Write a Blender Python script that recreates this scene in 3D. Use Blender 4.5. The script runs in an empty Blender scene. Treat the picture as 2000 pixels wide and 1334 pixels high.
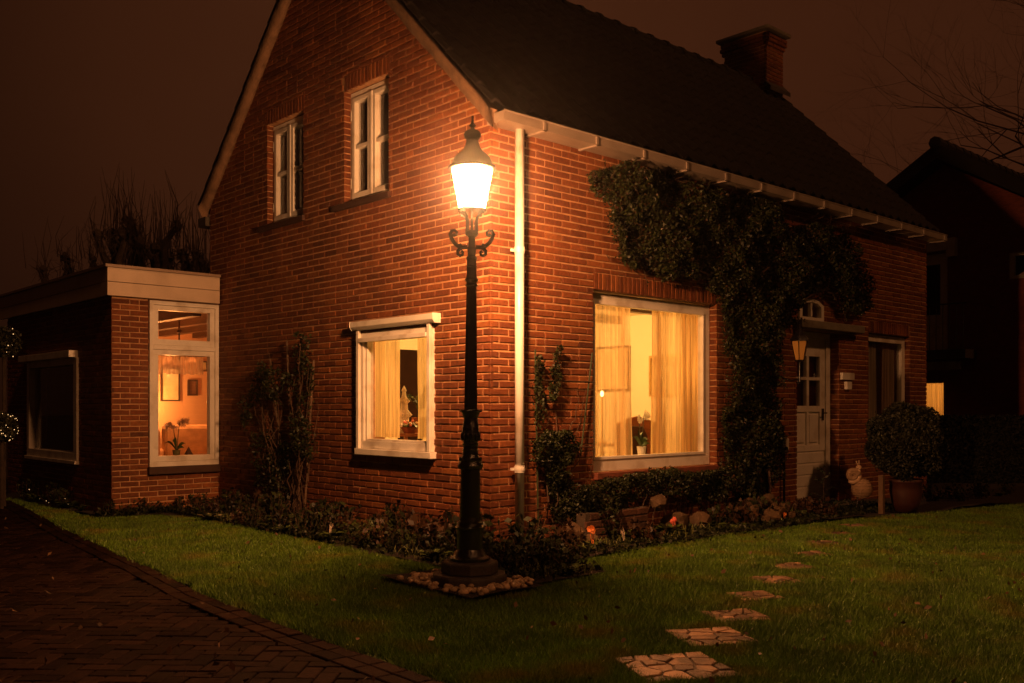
import bpy, bmesh, math, random
import numpy as np
from mathutils import Vector, Matrix
random.seed(7); RNG = np.random.default_rng(7)
PI = math.pi
sc = bpy.context.scene
COL = sc.collection

# ---------------------------------------------------------------- camera
HEAD = math.radians(47.2)
AX = Vector((math.cos(HEAD), math.sin(HEAD), 0)); RT = Vector((AX.y, -AX.x, 0))
CAM = Vector((-5.7688, -6.5153, 1.32))
cam = bpy.data.objects.new('camera', bpy.data.cameras.new('camera')); COL.objects.link(cam)
cam.location = CAM
cam.rotation_euler = (PI/2, 0, HEAD - PI/2)
cam.data.sensor_width = 36; cam.data.lens = 36*1879/2000
cam.data.shift_y = 128/2000
cam.data.clip_start = .05; cam.data.clip_end = 600
sc.camera = cam

# ---------------------------------------------------------------- sky, sun, exposure
SUN_DIR = Vector((-.10, -1, .80)).normalized()          # towards the source of the low light on the front
w = bpy.data.worlds.new('World'); sc.world = w; w.use_nodes = True
nt = w.node_tree; nt.nodes.clear()
out = nt.nodes.new('ShaderNodeOutputWorld')
sky = nt.nodes.new('ShaderNodeTexSky'); sky.sky_type = 'NISHITA'; sky.sun_disc = False
sky.sun_elevation = math.asin(SUN_DIR.z); sky.sun_rotation = math.atan2(SUN_DIR.x, SUN_DIR.y)
b1 = nt.nodes.new('ShaderNodeBackground'); b1.inputs['Strength'].default_value = .00006
nt.links.new(sky.outputs[0], b1.inputs[0])
tc = nt.nodes.new('ShaderNodeTexCoord')                 # low cloud lit from below by the town: brown orange
nz = nt.nodes.new('ShaderNodeTexNoise'); nz.inputs['Scale'].default_value = 1.6; nz.inputs['Detail'].default_value = 5
nt.links.new(tc.outputs['Generated'], nz.inputs['Vector'])
cr = nt.nodes.new('ShaderNodeValToRGB')
cr.color_ramp.elements[0].position = .3; cr.color_ramp.elements[0].color = (.0210, .0056, .0020, 1)
cr.color_ramp.elements[1].position = .75; cr.color_ramp.elements[1].color = (.0340, .0095, .0032, 1)
nt.links.new(nz.outputs['Fac'], cr.inputs[0])
dt = nt.nodes.new('ShaderNodeVectorMath'); dt.operation = 'DOT_PRODUCT'; dt.inputs[1].default_value = (AX*1.0+RT*.12+Vector((0, 0, .38))).normalized()
nt.links.new(tc.outputs['Generated'], dt.inputs[0])      # the glow of the town stands over the houses ahead
gl_ = nt.nodes.new('ShaderNodeMapRange'); gl_.interpolation_type = 'SMOOTHSTEP'
for k_, v_ in (('From Min', .74), ('From Max', 1.0), ('To Min', .40), ('To Max', 1.45)): gl_.inputs[k_].default_value = v_
nt.links.new(dt.outputs['Value'], gl_.inputs['Value'])
b2 = nt.nodes.new('ShaderNodeBackground'); ml_ = nt.nodes.new('ShaderNodeVectorMath'); ml_.operation = 'SCALE'; nt.links.new(cr.outputs[0], ml_.inputs[0]); nt.links.new(gl_.outputs[0], ml_.inputs['Scale'])
b2.inputs['Strength'].default_value = 1.15
nt.links.new(ml_.outputs[0], b2.inputs[0])
ad = nt.nodes.new('ShaderNodeAddShader')
nt.links.new(b1.outputs[0], ad.inputs[0]); nt.links.new(b2.outputs[0], ad.inputs[1])
nt.links.new(ad.outputs[0], out.inputs[0])
sl = bpy.data.lights.new('night_light', 'SUN'); sl.energy = .50; sl.angle = math.radians(3); sl.color = (1, .37, .12)
so = bpy.data.objects.new('night_light', sl); COL.objects.link(so)
so.rotation_euler = SUN_DIR.to_track_quat('Z', 'Y').to_euler()
sc.view_settings.view_transform = 'Standard'; sc.view_settings.look = 'None'
sc.view_settings.exposure = 0; sc.view_settings.gamma = 1; sc.view_settings.use_curve_mapping = False
sc.render.engine = 'CYCLES'
sc.cycles.use_denoising = True
try: sc.cycles.denoiser = 'OPENIMAGEDENOISE'
except Exception: pass
sc.cycles.max_bounces = 8; sc.cycles.diffuse_bounces = 4; sc.cycles.transparent_max_bounces = 16
sc.cycles.transmission_bounces = 6; sc.cycles.volume_bounces = 0
sc.cycles.sample_clamp_indirect = 6
LAMP_W = 1300; LAMP_COL = (1, .40, .14)

# ---------------------------------------------------------------- helpers
def link(o, parent=None):
    COL.objects.link(o)
    if parent is not None: o.parent = parent
    return o
def wloc(o):
    v = Vector((0, 0, 0))
    while o is not None: v += o.location; o = o.parent
    return v
def thing(name, label, cat, loc=(0, 0, 0), group=None):
    o = bpy.data.objects.new(name, None); COL.objects.link(o); o.location = loc
    o.empty_display_size = .1
    o['label'] = label; o['category'] = cat
    if group: o['group'] = group
    return o
def tag(o, label, cat, group=None):
    o['label'] = label; o['category'] = cat
    if group: o['group'] = group
    return o
def copy_tree(o, parent=None):
    c = o.copy(); COL.objects.link(c); c.parent = parent
    for ch in o.children: copy_tree(ch, c)
    return c

STUFFY = {'leaf', 'blade', 'shoot', 'stem', 'twig', 'limb', 'ornament', 'blossom', 'white_flower', 'pink_flower', 'crown', 'light_string', 'bulbs', 'wicker_hoop'}
class MB:
    def __init__(s): s.v = []; s.f = []
    def add(s, vs, fs):
        n = len(s.v); s.v += [tuple(p) for p in vs]; s.f += [tuple(i+n for i in f) for f in fs]; return s
    def box(s, x0, x1, y0, y1, z0, z1):
        v = [(x0,y0,z0),(x1,y0,z0),(x1,y1,z0),(x0,y1,z0),(x0,y0,z1),(x1,y0,z1),(x1,y1,z1),(x0,y1,z1)]
        return s.add(v, [(0,3,2,1),(4,5,6,7),(0,1,5,4),(1,2,6,5),(2,3,7,6),(3,0,4,7)])
    def prism(s, poly, m, d0, d1, bev=.004):
        """poly in (u, z); m maps (u, z, d) to the world; bevelled on the d1 side, open on the d0 side"""
        n = len(poly); cx = sum(p[0] for p in poly)/n; cz = sum(p[1] for p in poly)/n
        def ins(p):
            du, dz = p[0]-cx, p[1]-cz
            return (p[0]-math.copysign(min(bev, abs(du)*.5), du), p[1]-math.copysign(min(bev, abs(dz)*.5), dz))
        v = [m(p[0], p[1], d0) for p in poly] + [m(p[0], p[1], d1-bev) for p in poly]
        v += [m(*ins(p), d1) for p in poly]
        f = [tuple(range(2*n, 3*n))]
        for k in (0, n):
            for i in range(n):
                j = (i+1) % n; f.append((k+i, k+j, k+n+j, k+n+i))
        return s.add(v, f)
    def slab(s, poly, m, d0, d1):
        n = len(poly)
        v = [m(p[0], p[1], d0) for p in poly] + [m(p[0], p[1], d1) for p in poly]
        f = [tuple(range(n))[::-1], tuple(range(n, 2*n))] + [(i, (i+1) % n, n+(i+1) % n, n+i) for i in range(n)]
        return s.add(v, f)
    def tube(s, pts, rad, seg=8, cap=True):
        pts = [Vector(p) for p in pts]
        if not hasattr(rad, '__len__'): rad = [rad]*len(pts)
        n0 = len(s.v); ref = None
        for i, p in enumerate(pts):
            t = (pts[min(i+1, len(pts)-1)] - pts[max(i-1, 0)])
            t = t.normalized() if t.length > 1e-9 else Vector((0, 0, 1))
            if ref is None:
                ref = t.orthogonal().normalized()
            ref = (ref - t*ref.dot(t)); ref = ref.normalized() if ref.length > 1e-6 else t.orthogonal().normalized()
            b = t.cross(ref)
            for k in range(seg):
                a = 2*PI*k/seg
                s.v.append(tuple(p + (ref*math.cos(a) + b*math.sin(a))*rad[i]))
        for i in range(len(pts)-1):
            for k in range(seg):
                k2 = (k+1) % seg; a = n0+i*seg
                s.f.append((a+k, a+k2, a+seg+k2, a+seg+k))
        if cap:
            s.f.append(tuple(n0+k for k in range(seg))[::-1]); s.f.append(tuple(n0+(len(pts)-1)*seg+k for k in range(seg)))
        return s
    def lathe(s, prof, c=(0, 0, 0), seg=24, flute=0, fz=None, rot=0):
        n0 = len(s.v)
        for r, z in prof:
            for k in range(seg):
                a = 2*PI*k/seg + rot
                rr = r*(1-flute) if (flute and k % 2 and fz and fz[0] <= z <= fz[1]) else r
                s.v.append((c[0]+rr*math.cos(a), c[1]+rr*math.sin(a), c[2]+z))
        for i in range(len(prof)-1):
            for k in range(seg):
                k2 = (k+1) % seg; a = n0+i*seg
                s.f.append((a+k, a+k2, a+seg+k2, a+seg+k))
        s.f.append(tuple(n0+k for k in range(seg))[::-1]); s.f.append(tuple(n0+(len(prof)-1)*seg+k for k in range(seg)))
        return s
    def ball(s, c, r, seg=10, rings=6, sq=1, jit=0):
        prof = []
        n0 = len(s.v)
        for i in range(rings+1):
            th = PI*i/rings
            for k in range(seg):
                a = 2*PI*k/seg; rr = r*(1+random.uniform(-jit, jit))
                s.v.append((c[0]+rr*math.sin(th)*math.cos(a), c[1]+rr*math.sin(th)*math.sin(a), c[2]+rr*sq*math.cos(th)))
        for i in range(rings):
            for k in range(seg):
                k2 = (k+1) % seg; a = n0+i*seg
                s.f.append((a+k, a+seg+k, a+seg+k2, a+k2))
        return s
    def build(s, name, mat, parent=None, smooth=False, kind=None, bevel=0):
        o0 = wloc(parent) if parent is not None else Vector((0, 0, 0))
        me = bpy.data.meshes.new(name)
        me.from_pydata([(x-o0.x, y-o0.y, z-o0.z) for x, y, z in s.v], [], s.f); me.update()
        if mat: me.materials.append(mat)
        if smooth: me.polygons.foreach_set('use_smooth', [True]*len(me.polygons))
        o = bpy.data.objects.new(name, me); link(o, parent)
        if kind or name in STUFFY: o['kind'] = kind or 'stuff'
        if bevel:
            b = o.modifiers.new('bevel', 'BEVEL'); b.width = bevel; b.segments = 2; b.limit_method = 'ANGLE'
        return o

def npmesh(name, V, nper, mat, parent=None, kind='stuff', quads=False, smooth=False):
    """V: (N, nper, 3) separate polygons"""
    N = V.shape[0]
    if parent is not None:
        p = wloc(parent); V = V - np.array([p.x, p.y, p.z])
    me = bpy.data.meshes.new(name)
    me.vertices.add(N*nper); me.vertices.foreach_set('co', V.reshape(-1).astype(np.float32))
    me.loops.add(N*nper); me.loops.foreach_set('vertex_index', np.arange(N*nper, dtype=np.int32))
    me.polygons.add(N); me.polygons.foreach_set('loop_start', np.arange(0, N*nper, nper, dtype=np.int32))
    me.polygons.foreach_set('loop_total', np.full(N, nper, dtype=np.int32))
    me.update(calc_edges=True); me.validate()
    if mat: me.materials.append(mat)
    o = bpy.data.objects.new(name, me); link(o, parent)
    if kind: o['kind'] = kind
    return o
def rand_unit(n):
    v = RNG.normal(size=(n, 3)); return v/np.linalg.norm(v, axis=1)[:, None]
def leaves(C, size, ratio=.5, bias=None):
    """folded leaf quads (diamonds) round the centres C"""
    n = len(C); d = rand_unit(n)
    if bias is not None: d = d + np.array(bias)
    d /= np.linalg.norm(d, axis=1)[:, None]
    e = np.cross(d, rand_unit(n)); e /= np.linalg.norm(e, axis=1)[:, None]
    nn = np.cross(d, e)
    L = (size*RNG.uniform(.6, 1.3, n))[:, None]; W = L*ratio
    a = C - d*L*.5; b = C + e*W*.5 + nn*W*.15; c = C + d*L*.5; f = C - e*W*.5 + nn*W*.15
    return np.stack([a, b, c, f], 1)

# ---------------------------------------------------------------- materials
MATS = {}
def mat(name, col, rough=.6, var=.25, scale=8, bump=.0, bscale=60, rnd=0, island=0, metal=0, spec=.5, stain=None, stretch=None, coat=0):
    if name in MATS: return MATS[name]
    m = bpy.data.materials.new(name); m.use_nodes = True; MATS[name] = m
    t = m.node_tree; N = t.nodes; Lk = t.links
    p = N['Principled BSDF']
    p.inputs['Roughness'].default_value = rough; p.inputs['Metallic'].default_value = metal
    p.inputs['Specular IOR Level'].default_value = spec
    if coat: p.inputs['Coat Weight'].default_value = coat; p.inputs['Coat Roughness'].default_value = .15
    tc = N.new('ShaderNodeTexCoord'); vec = tc.outputs['Object']
    geo = N.new('ShaderNodeNewGeometry')
    vec = geo.outputs['Position']
    if stretch:
        mp = N.new('ShaderNodeMapping'); mp.inputs['Scale'].default_value = stretch
        Lk.new(vec, mp.inputs[0]); vec = mp.outputs[0]
    n1 = N.new('ShaderNodeTexNoise'); n1.inputs['Scale'].default_value = scale; n1.inputs['Detail'].default_value = 6
    Lk.new(vec, n1.inputs['Vector'])
    mr = N.new('ShaderNodeMapRange'); mr.inputs['From Min'].default_value = .25; mr.inputs['From Max'].default_value = .75
    mr.inputs['To Min'].default_value = 1-var; mr.inputs['To Max'].default_value = 1+var
    Lk.new(n1.outputs['Fac'], mr.inputs['Value']); fac = mr.outputs[0]
    if rnd or island:
        src = N.new('ShaderNodeObjectInfo').outputs['Random'] if rnd else geo.outputs['Random Per Island']
        m2 = N.new('ShaderNodeMapRange'); a = rnd or island
        m2.inputs['To Min'].default_value = 1-a; m2.inputs['To Max'].default_value = 1+a
        Lk.new(src, m2.inputs['Value'])
        mm = N.new('ShaderNodeMath'); mm.operation = 'MULTIPLY'; Lk.new(fac, mm.inputs[0]); Lk.new(m2.outputs[0], mm.inputs[1]); fac = mm.outputs[0]
    vm = N.new('ShaderNodeVectorMath'); vm.operation = 'SCALE'; vm.inputs[0].default_value = col
    Lk.new(fac, vm.inputs['Scale']); cout = vm.outputs[0]
    if stain:
        n3 = N.new('ShaderNodeTexNoise'); n3.inputs['Scale'].default_value = stain[1]; n3.inputs['Detail'].default_value = 8
        Lk.new(geo.outputs['Position'], n3.inputs['Vector'])
        r3 = N.new('ShaderNodeMapRange'); r3.inputs['From Min'].default_value = stain[2]; r3.inputs['From Max'].default_value = stain[2]+.18
        r3.inputs['To Max'].default_value = stain[3]
        Lk.new(n3.outputs['Fac'], r3.inputs['Value'])
        mx = N.new('ShaderNodeMix'); mx.data_type = 'RGBA'; mx.inputs['B'].default_value = (*stain[0], 1)
        Lk.new(r3.outputs[0], mx.inputs['Factor']); Lk.new(cout, mx.inputs['A']); cout = mx.outputs['Result']
    Lk.new(cout, p.inputs['Base Color'])
    if bump:
        n2 = N.new('ShaderNodeTexNoise'); n2.inputs['Scale'].default_value = bscale; n2.inputs['Detail'].default_value = 5
        Lk.new(vec, n2.inputs['Vector'])
        bp = N.new('ShaderNodeBump'); bp.inputs['Strength'].default_value = bump; bp.inputs['Distance'].default_value = .01
        Lk.new(n2.outputs['Fac'], bp.inputs['Height']); Lk.new(bp.outputs[0], p.inputs['Normal'])
    return m
def brick_mat(name, rnd):
    m = mat(name, (.5, .5, .5), .8, var=.28, scale=26, bump=.55, bscale=90, spec=.35)
    t = m.node_tree; N = t.nodes; Lk = t.links; p = N['Principled BSDF']
    src = (N.new('ShaderNodeObjectInfo').outputs['Random'] if rnd else N.new('ShaderNodeNewGeometry').outputs['Random Per Island'])
    r = N.new('ShaderNodeValToRGB'); e = r.color_ramp.elements
    e[0].position = 0; e[0].color = (.080, .023, .009, 1); e[1].position = 1; e[1].color = (.235, .080, .022, 1)
    for pos, c in ((.05, (.128, .035, .012, 1)), (.45, (.158, .045, .014, 1)), (.85, (.192, .058, .016, 1))):
        q = e.new(pos); q.color = c
    Lk.new(src, r.inputs[0])
    old = p.inputs['Base Color'].links[0].from_socket
    mx = N.new('ShaderNodeMix'); mx.data_type = 'RGBA'; mx.blend_type = 'MULTIPLY'; mx.inputs['Factor'].default_value = 1
    Lk.new(r.outputs[0], mx.inputs['A']); 
    sc2 = N.new('ShaderNodeVectorMath'); sc2.operation = 'SCALE'; sc2.inputs['Scale'].default_value = 2
    Lk.new(old, sc2.inputs[0]); Lk.new(sc2.outputs[0], mx.inputs['B'])
    # dark soot and pale lime patches
    n3 = N.new('ShaderNodeTexNoise'); n3.inputs['Scale'].default_value = 3.2; n3.inputs['Detail'].default_value = 9; n3.inputs['Roughness'].default_value = .7
    g = N.new('ShaderNodeNewGeometry'); Lk.new(g.outputs['Position'], n3.inputs['Vector'])
    r3 = N.new('ShaderNodeMapRange'); r3.inputs['From Min'].default_value = .55; r3.inputs['From Max'].default_value = .8; r3.inputs['To Max'].default_value = .35
    Lk.new(n3.outputs['Fac'], r3.inputs['Value'])
    m4 = N.new('ShaderNodeMix'); m4.data_type = 'RGBA'; m4.inputs['B'].default_value = (.30, .13, .06, 1)
    Lk.new(r3.outputs[0], m4.inputs['Factor']); Lk.new(mx.outputs['Result'], m4.inputs['A'])
    n5 = N.new('ShaderNodeTexNoise'); n5.inputs['Scale'].default_value = .9; n5.inputs['Detail'].default_value = 9; n5.inputs['Roughness'].default_value = .75
    Lk.new(g.outputs['Position'], n5.inputs['Vector'])
    r5 = N.new('ShaderNodeMapRange'); r5.inputs['From Min'].default_value = .35; r5.inputs['From Max'].default_value = .65; r5.inputs['To Min'].default_value = .58; r5.inputs['To Max'].default_value = 1.22
    Lk.new(n5.outputs['Fac'], r5.inputs['Value'])
    v5 = N.new('ShaderNodeVectorMath'); v5.operation = 'SCALE'; Lk.new(m4.outputs['Result'], v5.inputs[0]); Lk.new(r5.outputs[0], v5.inputs['Scale'])
    Lk.new(v5.outputs[0], p.inputs['Base Color'])
    return m
BRICK = brick_mat('brick_single', True); BRICKM = brick_mat('brick_mass', False)
MORTAR = mat('mortar', (.43, .24, .12), .9, .3, 14, .8, 120, stain=((.22, .12, .06), 3, .52, .6))
MORTAR_L = mat('verge_mortar', (.20, .12, .07), .9, .35, 10, 1.0, 50)
WHITE = mat('white_paint', (.70, .67, .60), .32, .07, 5, .05, 40, spec=.5, stain=((.34, .26, .17), 4.5, .50, .5))
UPVC = mat('pipe_plastic', (.76, .74, .70), .3, .06, 3, spec=.5, stretch=(4, 4, .6), stain=((.36, .27, .17), 5, .52, .5))
ZINC = mat('gutter_zinc', (.27, .22, .18), .42, .18, 3, .1, 20, metal=.2, stretch=(1, 3, 3))
TILE = mat('roof_tile', (.008, .0045, .0035), .8, .5, 6, .5, 40, rnd=.35)
TILEM = mat('roof_tile_mass', (.008, .0045, .0035), .8, .5, 6, .5, 40, island=.35)
IRON = mat('black_iron', (.008, .0065, .006), .2, .3, 30, .35, 160, spec=.6, coat=.4)
STONE = mat('dark_stone', (.045, .034, .028), .7, .3, 8, .4, 60)
SOIL = mat('soil', (.018, .011, .007), .95, .5, 20, 1, 30)
WOOD = mat('brown_wood', (.22, .075, .028), .35, .3, 8, .1, 30, stretch=(1, 1, 6))
WOODD = mat('dark_wood', (.045, .017, .009), .4, .3, 8, .1, 30, stretch=(1, 1, 6))
GREENW = mat('green_stake', (.03, .045, .02), .6, .3, 10)
CONC = mat('grey_concrete', (.14, .12, .09), .85, .25, 8, .4, 60)
PLASTER = mat('plaster', (.80, .66, .45), .85, .04, 2, .1, 30)
PLASTER_R = mat('plaster_warm', (.62, .34, .19), .85, .08, 2, .1, 30)
CARPET = mat('carpet', (.2, .12, .07), .95, .2, 20)
LEAF = mat('leaf', (.015, .020, .005), .52, .5, 5, island=.6, spec=.28)
LEAFR = mat('leaf_reddish', (.035, .016, .007), .5, .5, 5, island=.6, spec=.3)
LEAFY = mat('leaf_bright', (.045, .065, .012), .5, .4, 5, island=.5)
LEAFB = mat('box_leaf', (.020, .022, .008), .6, .4, 5, island=.6)
TWIG = mat('twig', (.06, .032, .018), .8, .3, 12)
BARK = mat('bark', (.035, .022, .015), .9, .4, 12, .5, 30)
GLASSM = None
def glass_mat(name, tint=(1, 1, 1), refl=1.0):
    m = bpy.data.materials.new(name); m.use_nodes = True; t = m.node_tree; N = t.nodes; N.clear()
    o = N.new('ShaderNodeOutputMaterial'); a = N.new('ShaderNodeBsdfTransparent'); a.inputs[0].default_value = (*tint, 1)
    g = N.new('ShaderNodeBsdfGlossy'); g.inputs['Roughness'].default_value = .02
    fr = N.new('ShaderNodeLayerWeight'); fr.inputs['Blend'].default_value = .5     # Schlick's curve on the facing angle
    pw_ = N.new('ShaderNodeMath'); pw_.operation = 'POWER'; pw_.inputs[1].default_value = 5
    mu = N.new('ShaderNodeMath'); mu.operation = 'MULTIPLY_ADD'; mu.inputs[1].default_value = .96*refl; mu.inputs[2].default_value = .04*refl
    mx = N.new('ShaderNodeMixShader'); t.links.new(fr.outputs['Facing'], pw_.inputs[0]); t.links.new(pw_.outputs[0], mu.inputs[0]); t.links.new(mu.outputs[0], mx.inputs[0])
    t.links.new(a.outputs[0], mx.inputs[1]); t.links.new(g.outputs[0], mx.inputs[2]); t.links.new(mx.outputs[0], o.inputs[0])
    return m
GLASS = glass_mat('window_glass', (.95, .95, .95), 1.0)
def emis(name, col, s, transp=False):
    m = bpy.data.materials.new(name); m.use_nodes = True; t = m.node_tree; N = t.nodes; N.clear()
    o = N.new('ShaderNodeOutputMaterial'); e = N.new('ShaderNodeEmission'); e.inputs[0].default_value = (*col, 1); e.inputs[1].default_value = s
    if transp:
        a = N.new('ShaderNodeBsdfTransparent'); d = N.new('ShaderNodeAddShader')
        t.links.new(a.outputs[0], d.inputs[0]); t.links.new(e.outputs[0], d.inputs[1]); t.links.new(d.outputs[0], o.inputs[0])
    else: t.links.new(e.outputs[0], o.inputs[0])
    return m
def cloth(name, col, transp, sc=60):
    m = bpy.data.materials.new(name); m.use_nodes = True; t = m.node_tree; N = t.nodes; N.clear()
    o = N.new('ShaderNodeOutputMaterial'); tr = N.new('ShaderNodeBsdfTranslucent'); df = N.new('ShaderNodeBsdfDiffuse'); a = N.new('ShaderNodeBsdfTransparent')
    tx = N.new('ShaderNodeTexNoise'); tx.inputs['Scale'].default_value = 4
    g = N.new('ShaderNodeNewGeometry'); mp = N.new('ShaderNodeMapping'); mp.inputs['Scale'].default_value = (13, 13, .25)
    t.links.new(g.outputs['Position'], mp.inputs[0]); t.links.new(mp.outputs[0], tx.inputs['Vector'])
    mr = N.new('ShaderNodeMapRange'); mr.inputs['From Min'].default_value = .3; mr.inputs['From Max'].default_value = .7; mr.inputs['To Min'].default_value = .5; mr.inputs['To Max'].default_value = 1.15  # fold shade painted into the colour as upright lighter and darker bands
    t.links.new(tx.outputs['Fac'], mr.inputs['Value'])
    vm = N.new('ShaderNodeVectorMath'); vm.operation = 'SCALE'; vm.inputs[0].default_value = col
    t.links.new(mr.outputs[0], vm.inputs['Scale'])
    t.links.new(vm.outputs[0], tr.inputs[0]); t.links.new(vm.outputs[0], df.inputs[0])
    m1 = N.new('ShaderNodeMixShader'); m1.inputs[0].default_value = .35
    t.links.new(tr.outputs[0], m1.inputs[1]); t.links.new(df.outputs[0], m1.inputs[2])
    m2 = N.new('ShaderNodeMixShader'); m2.inputs[0].default_value = transp
    t.links.new(m1.outputs[0], m2.inputs[1]); t.links.new(a.outputs[0], m2.inputs[2]); t.links.new(m2.outputs[0], o.inputs[0])
    return m
SHEER = cloth('sheer_curtain', (.86, .62, .33), .22)
SHEERT = cloth('very_sheer_curtain', (.86, .60, .33), .42)
DRAPE = cloth('dull_curtain', (.16, .09, .05), 0)

def point(name, loc, power, col, r=.08, parent=None):
    l = bpy.data.lights.new(name, 'POINT'); l.energy = power; l.color = col; l.shadow_soft_size = r
    o = bpy.data.objects.new(name, l); link(o, parent)
    p = wloc(parent) if parent is not None else Vector((0, 0, 0)); o.location = Vector(loc)-p
    return o

# ---------------------------------------------------------------- the ground
def inpoly(x, y, poly):
    x = np.asarray(x); y = np.asarray(y); c = np.zeros(x.shape, bool); n = len(poly)
    for i in range(n):
        x0, y0 = poly[i]; x1, y1 = poly[(i+1) % n]
        k = ((y0 > y) != (y1 > y)) & (x < (x1-x0)*(y-y0)/((y1-y0) if y1 != y0 else 1e-9)+x0)
        c ^= k
    return c
EDGE = [(-2.95, -8), (-2.85, -4.5), (-2.82, -2.97), (-2.79, -1.51), (-2.70, 0), (-2.52, 1.38), (-2.25, 4), (-1.80, 7.3), (-1.6, 9)]
def edge_x(y):
    for (x0, y0), (x1, y1) in zip(EDGE, EDGE[1:]):
        if y0 <= y <= y1: return x0+(x1-x0)*(y-y0)/(y1-y0)
    return EDGE[0][0] if y < EDGE[0][1] else EDGE[-1][0]
BED = [(-1.62, 9.0), (-1.60, 5.36), (-1.45, 5.20), (-.97, 5.12), (-.75, 4.6), (-.66, 4.0), (-.70, 2.8), (-.74, 1.57), (-.82, .2), (-.80, -.38),
       (-.80, -.42), (-.80, -1.38), (.04, -1.41), (.02, -.98), (.25, -.84), (.9, -.74), (1.69, -.66), (2.6, -.70), (3.59, -.79), (4.5, -.86), (5.22, -.97), (6.3, -1.22), (8.42, -1.58), (12, -2.3), (16, -3), (16, 10), (-1.0, 10)]
PEB = [(-1.52, -1.53), (-.78, -1.53), (-.78, -.42), (-1.46, -.42)]
LAWN = [(x, y) for x, y in EDGE] + [(-1.0, 9), (16, 9), (16, -9), (-2.95, -9)]
ground = MB().box(-120, 160, -120, 160, -.5, -.06)
g = ground.build('ground', mat('earth', (.02, .014, .008), .95, .4, 3), kind='structure')
# lawn sheet with the bed cut away (grid of small quads kept where they are grass)
def region_sheet(name, test, z, x0, x1, y0, y1, st, m, amp=.006, skirt=None):
    xs = np.arange(x0, x1+st/2, st); ys = np.arange(y0, y1+st/2, st)
    mb = MB(); idx = {}
    cx = xs[:-1]+st/2; cy = ys[:-1]+st/2
    X, Y = np.meshgrid(cx, cy, indexing='ij'); T = test(X, Y)
    def vid(i, j):
        if (i, j) not in idx:
            x, y = xs[i], ys[j]
            idx[(i, j)] = len(mb.v); mb.v.append((x, y, z+amp*(math.sin(x*2.1+y)+math.sin(y*3.3-x*1.7)+.5*math.sin(9*x)*math.cos(8*y))))
        return idx[(i, j)]
    for i, j in zip(*np.nonzero(T)):
        mb.f.append((vid(i, j), vid(i+1, j), vid(i+1, j+1), vid(i, j+1)))
    return mb.build(name, m, smooth=True, kind='structure')
ELEV = np.array([e[0] for e in EDGE]); EY = np.array([e[1] for e in EDGE])
STONES = []      # (centre, axis, half size) of the stepping stones
_sc = [(-1.80, -3.47), (-1.13, -3.21), (-.545, -2.985), (.10, -2.70), (.765, -2.46), (1.41, -2.21), (2.14, -1.975), (2.88, -1.68), (3.62, -1.45), (4.35, -1.22)]
for i, (x, y) in enumerate(_sc): STONES.append((x, y, (.25, .205, .175)[i] if i < 3 else .155))
SAX = Vector((.883, -.469)); SAY = Vector((.469, .883))
def in_stone(x, y, grow=0):
    c = np.zeros(np.shape(x), bool)
    for sx, sy, h in STONES:
        u = (x-sx)*SAX.x+(y-sy)*SAX.y; v = (x-sx)*SAY.x+(y-sy)*SAY.y
        c |= (abs(u) < h+grow) & (abs(v) < h*.95+grow)
    return c
def lawn_test(x, y):
    ex = np.interp(y, EY, ELEV)
    return (x > ex) & ~inpoly(x, y, BED) & ~inpoly(x, y, PEB) & (y < 9)
TURF = mat('turf', (.05, .075, .007), .9, .5, 5, 1, 60)
region_sheet('lawn', lambda x, y: lawn_test(x, y), -.032, -3, 16, -9, 9, .1, TURF, .004)
region_sheet('flower_bed', lambda x, y: inpoly(x, y, BED) | inpoly(x, y, PEB), .012, -1.7, 16, -3.2, 10, .1, SOIL, .012)

# grass blades
def grass_blades(n, t0, t1, h, wd):
    t = RNG.uniform(t0**.35, t1**.35, n*3)**(1/.35)      # more blades close to the camera
    u = RNG.uniform(-.60, .60, n*3)
    x = CAM.x+t*AX.x+u*t*RT.x; y = CAM.y+t*AX.y+u*t*RT.y
    jx = .030*np.sin(y*23+np.sin(y*7)*3)+RNG.normal(0, .018, len(x)); jy = RNG.normal(0, .02, len(x))
    k = lawn_test(x+jx, y+jy) & ~in_stone(x+jy, y+jx*.6, -.012); x = x[k][:n]; y = y[k][:n]; t = t[k][:n]; n = len(x)
    a = RNG.uniform(0, 2*PI, n); H = h*RNG.uniform(.45, 1.25, n)*(1+.25*np.sin(x*7)*np.cos(y*6)); W = wd*(.6+t/8)
    lean = RNG.normal(0, .4, (n, 2))*(H[:, None]+.03)
    b0 = np.stack([x-np.cos(a)*W, y-np.sin(a)*W, np.full(n, -.030)], 1); b1 = np.stack([x+np.cos(a)*W, y+np.sin(a)*W, np.full(n, -.030)], 1)
    tp = np.stack([x+lean[:, 0], y+lean[:, 1], H], 1)
    return np.stack([b0, b1, tp], 1)
GR = mat('grass_blade', (.088, .165, .010), .5, .45, 2.2, island=.55, spec=.4, stain=((.15, .12, .014), 2.1, .52, .8))
V = np.concatenate([grass_blades(430000, 3.6, 8.5, .015, .0019), grass_blades(190000, 8, 14.5, .018, .0036)])
o = npmesh('grass', V, 3, GR, kind='stuff'); tag(o, 'short wet green grass of the lawn between driveway and house', 'grass')

FL = thing('fallen_leaves', 'scattered brown fallen leaves lying on lawn and driveway', 'leaves', (0, -2, 0))
t_ = RNG.uniform(4.2, 12, 260); u_ = RNG.uniform(-.55, .55, 260)
npmesh('leaf', leaves(np.stack([CAM.x+t_*AX.x+u_*t_*RT.x, CAM.y+t_*AX.y+u_*t_*RT.y, np.full(260, .016)], 1)*np.array([1, 1, 1]), .045, .6), 4, mat('fallen_leaf', (.10, .05, .02), .7, .4, 5, island=.5), FL)
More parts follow.
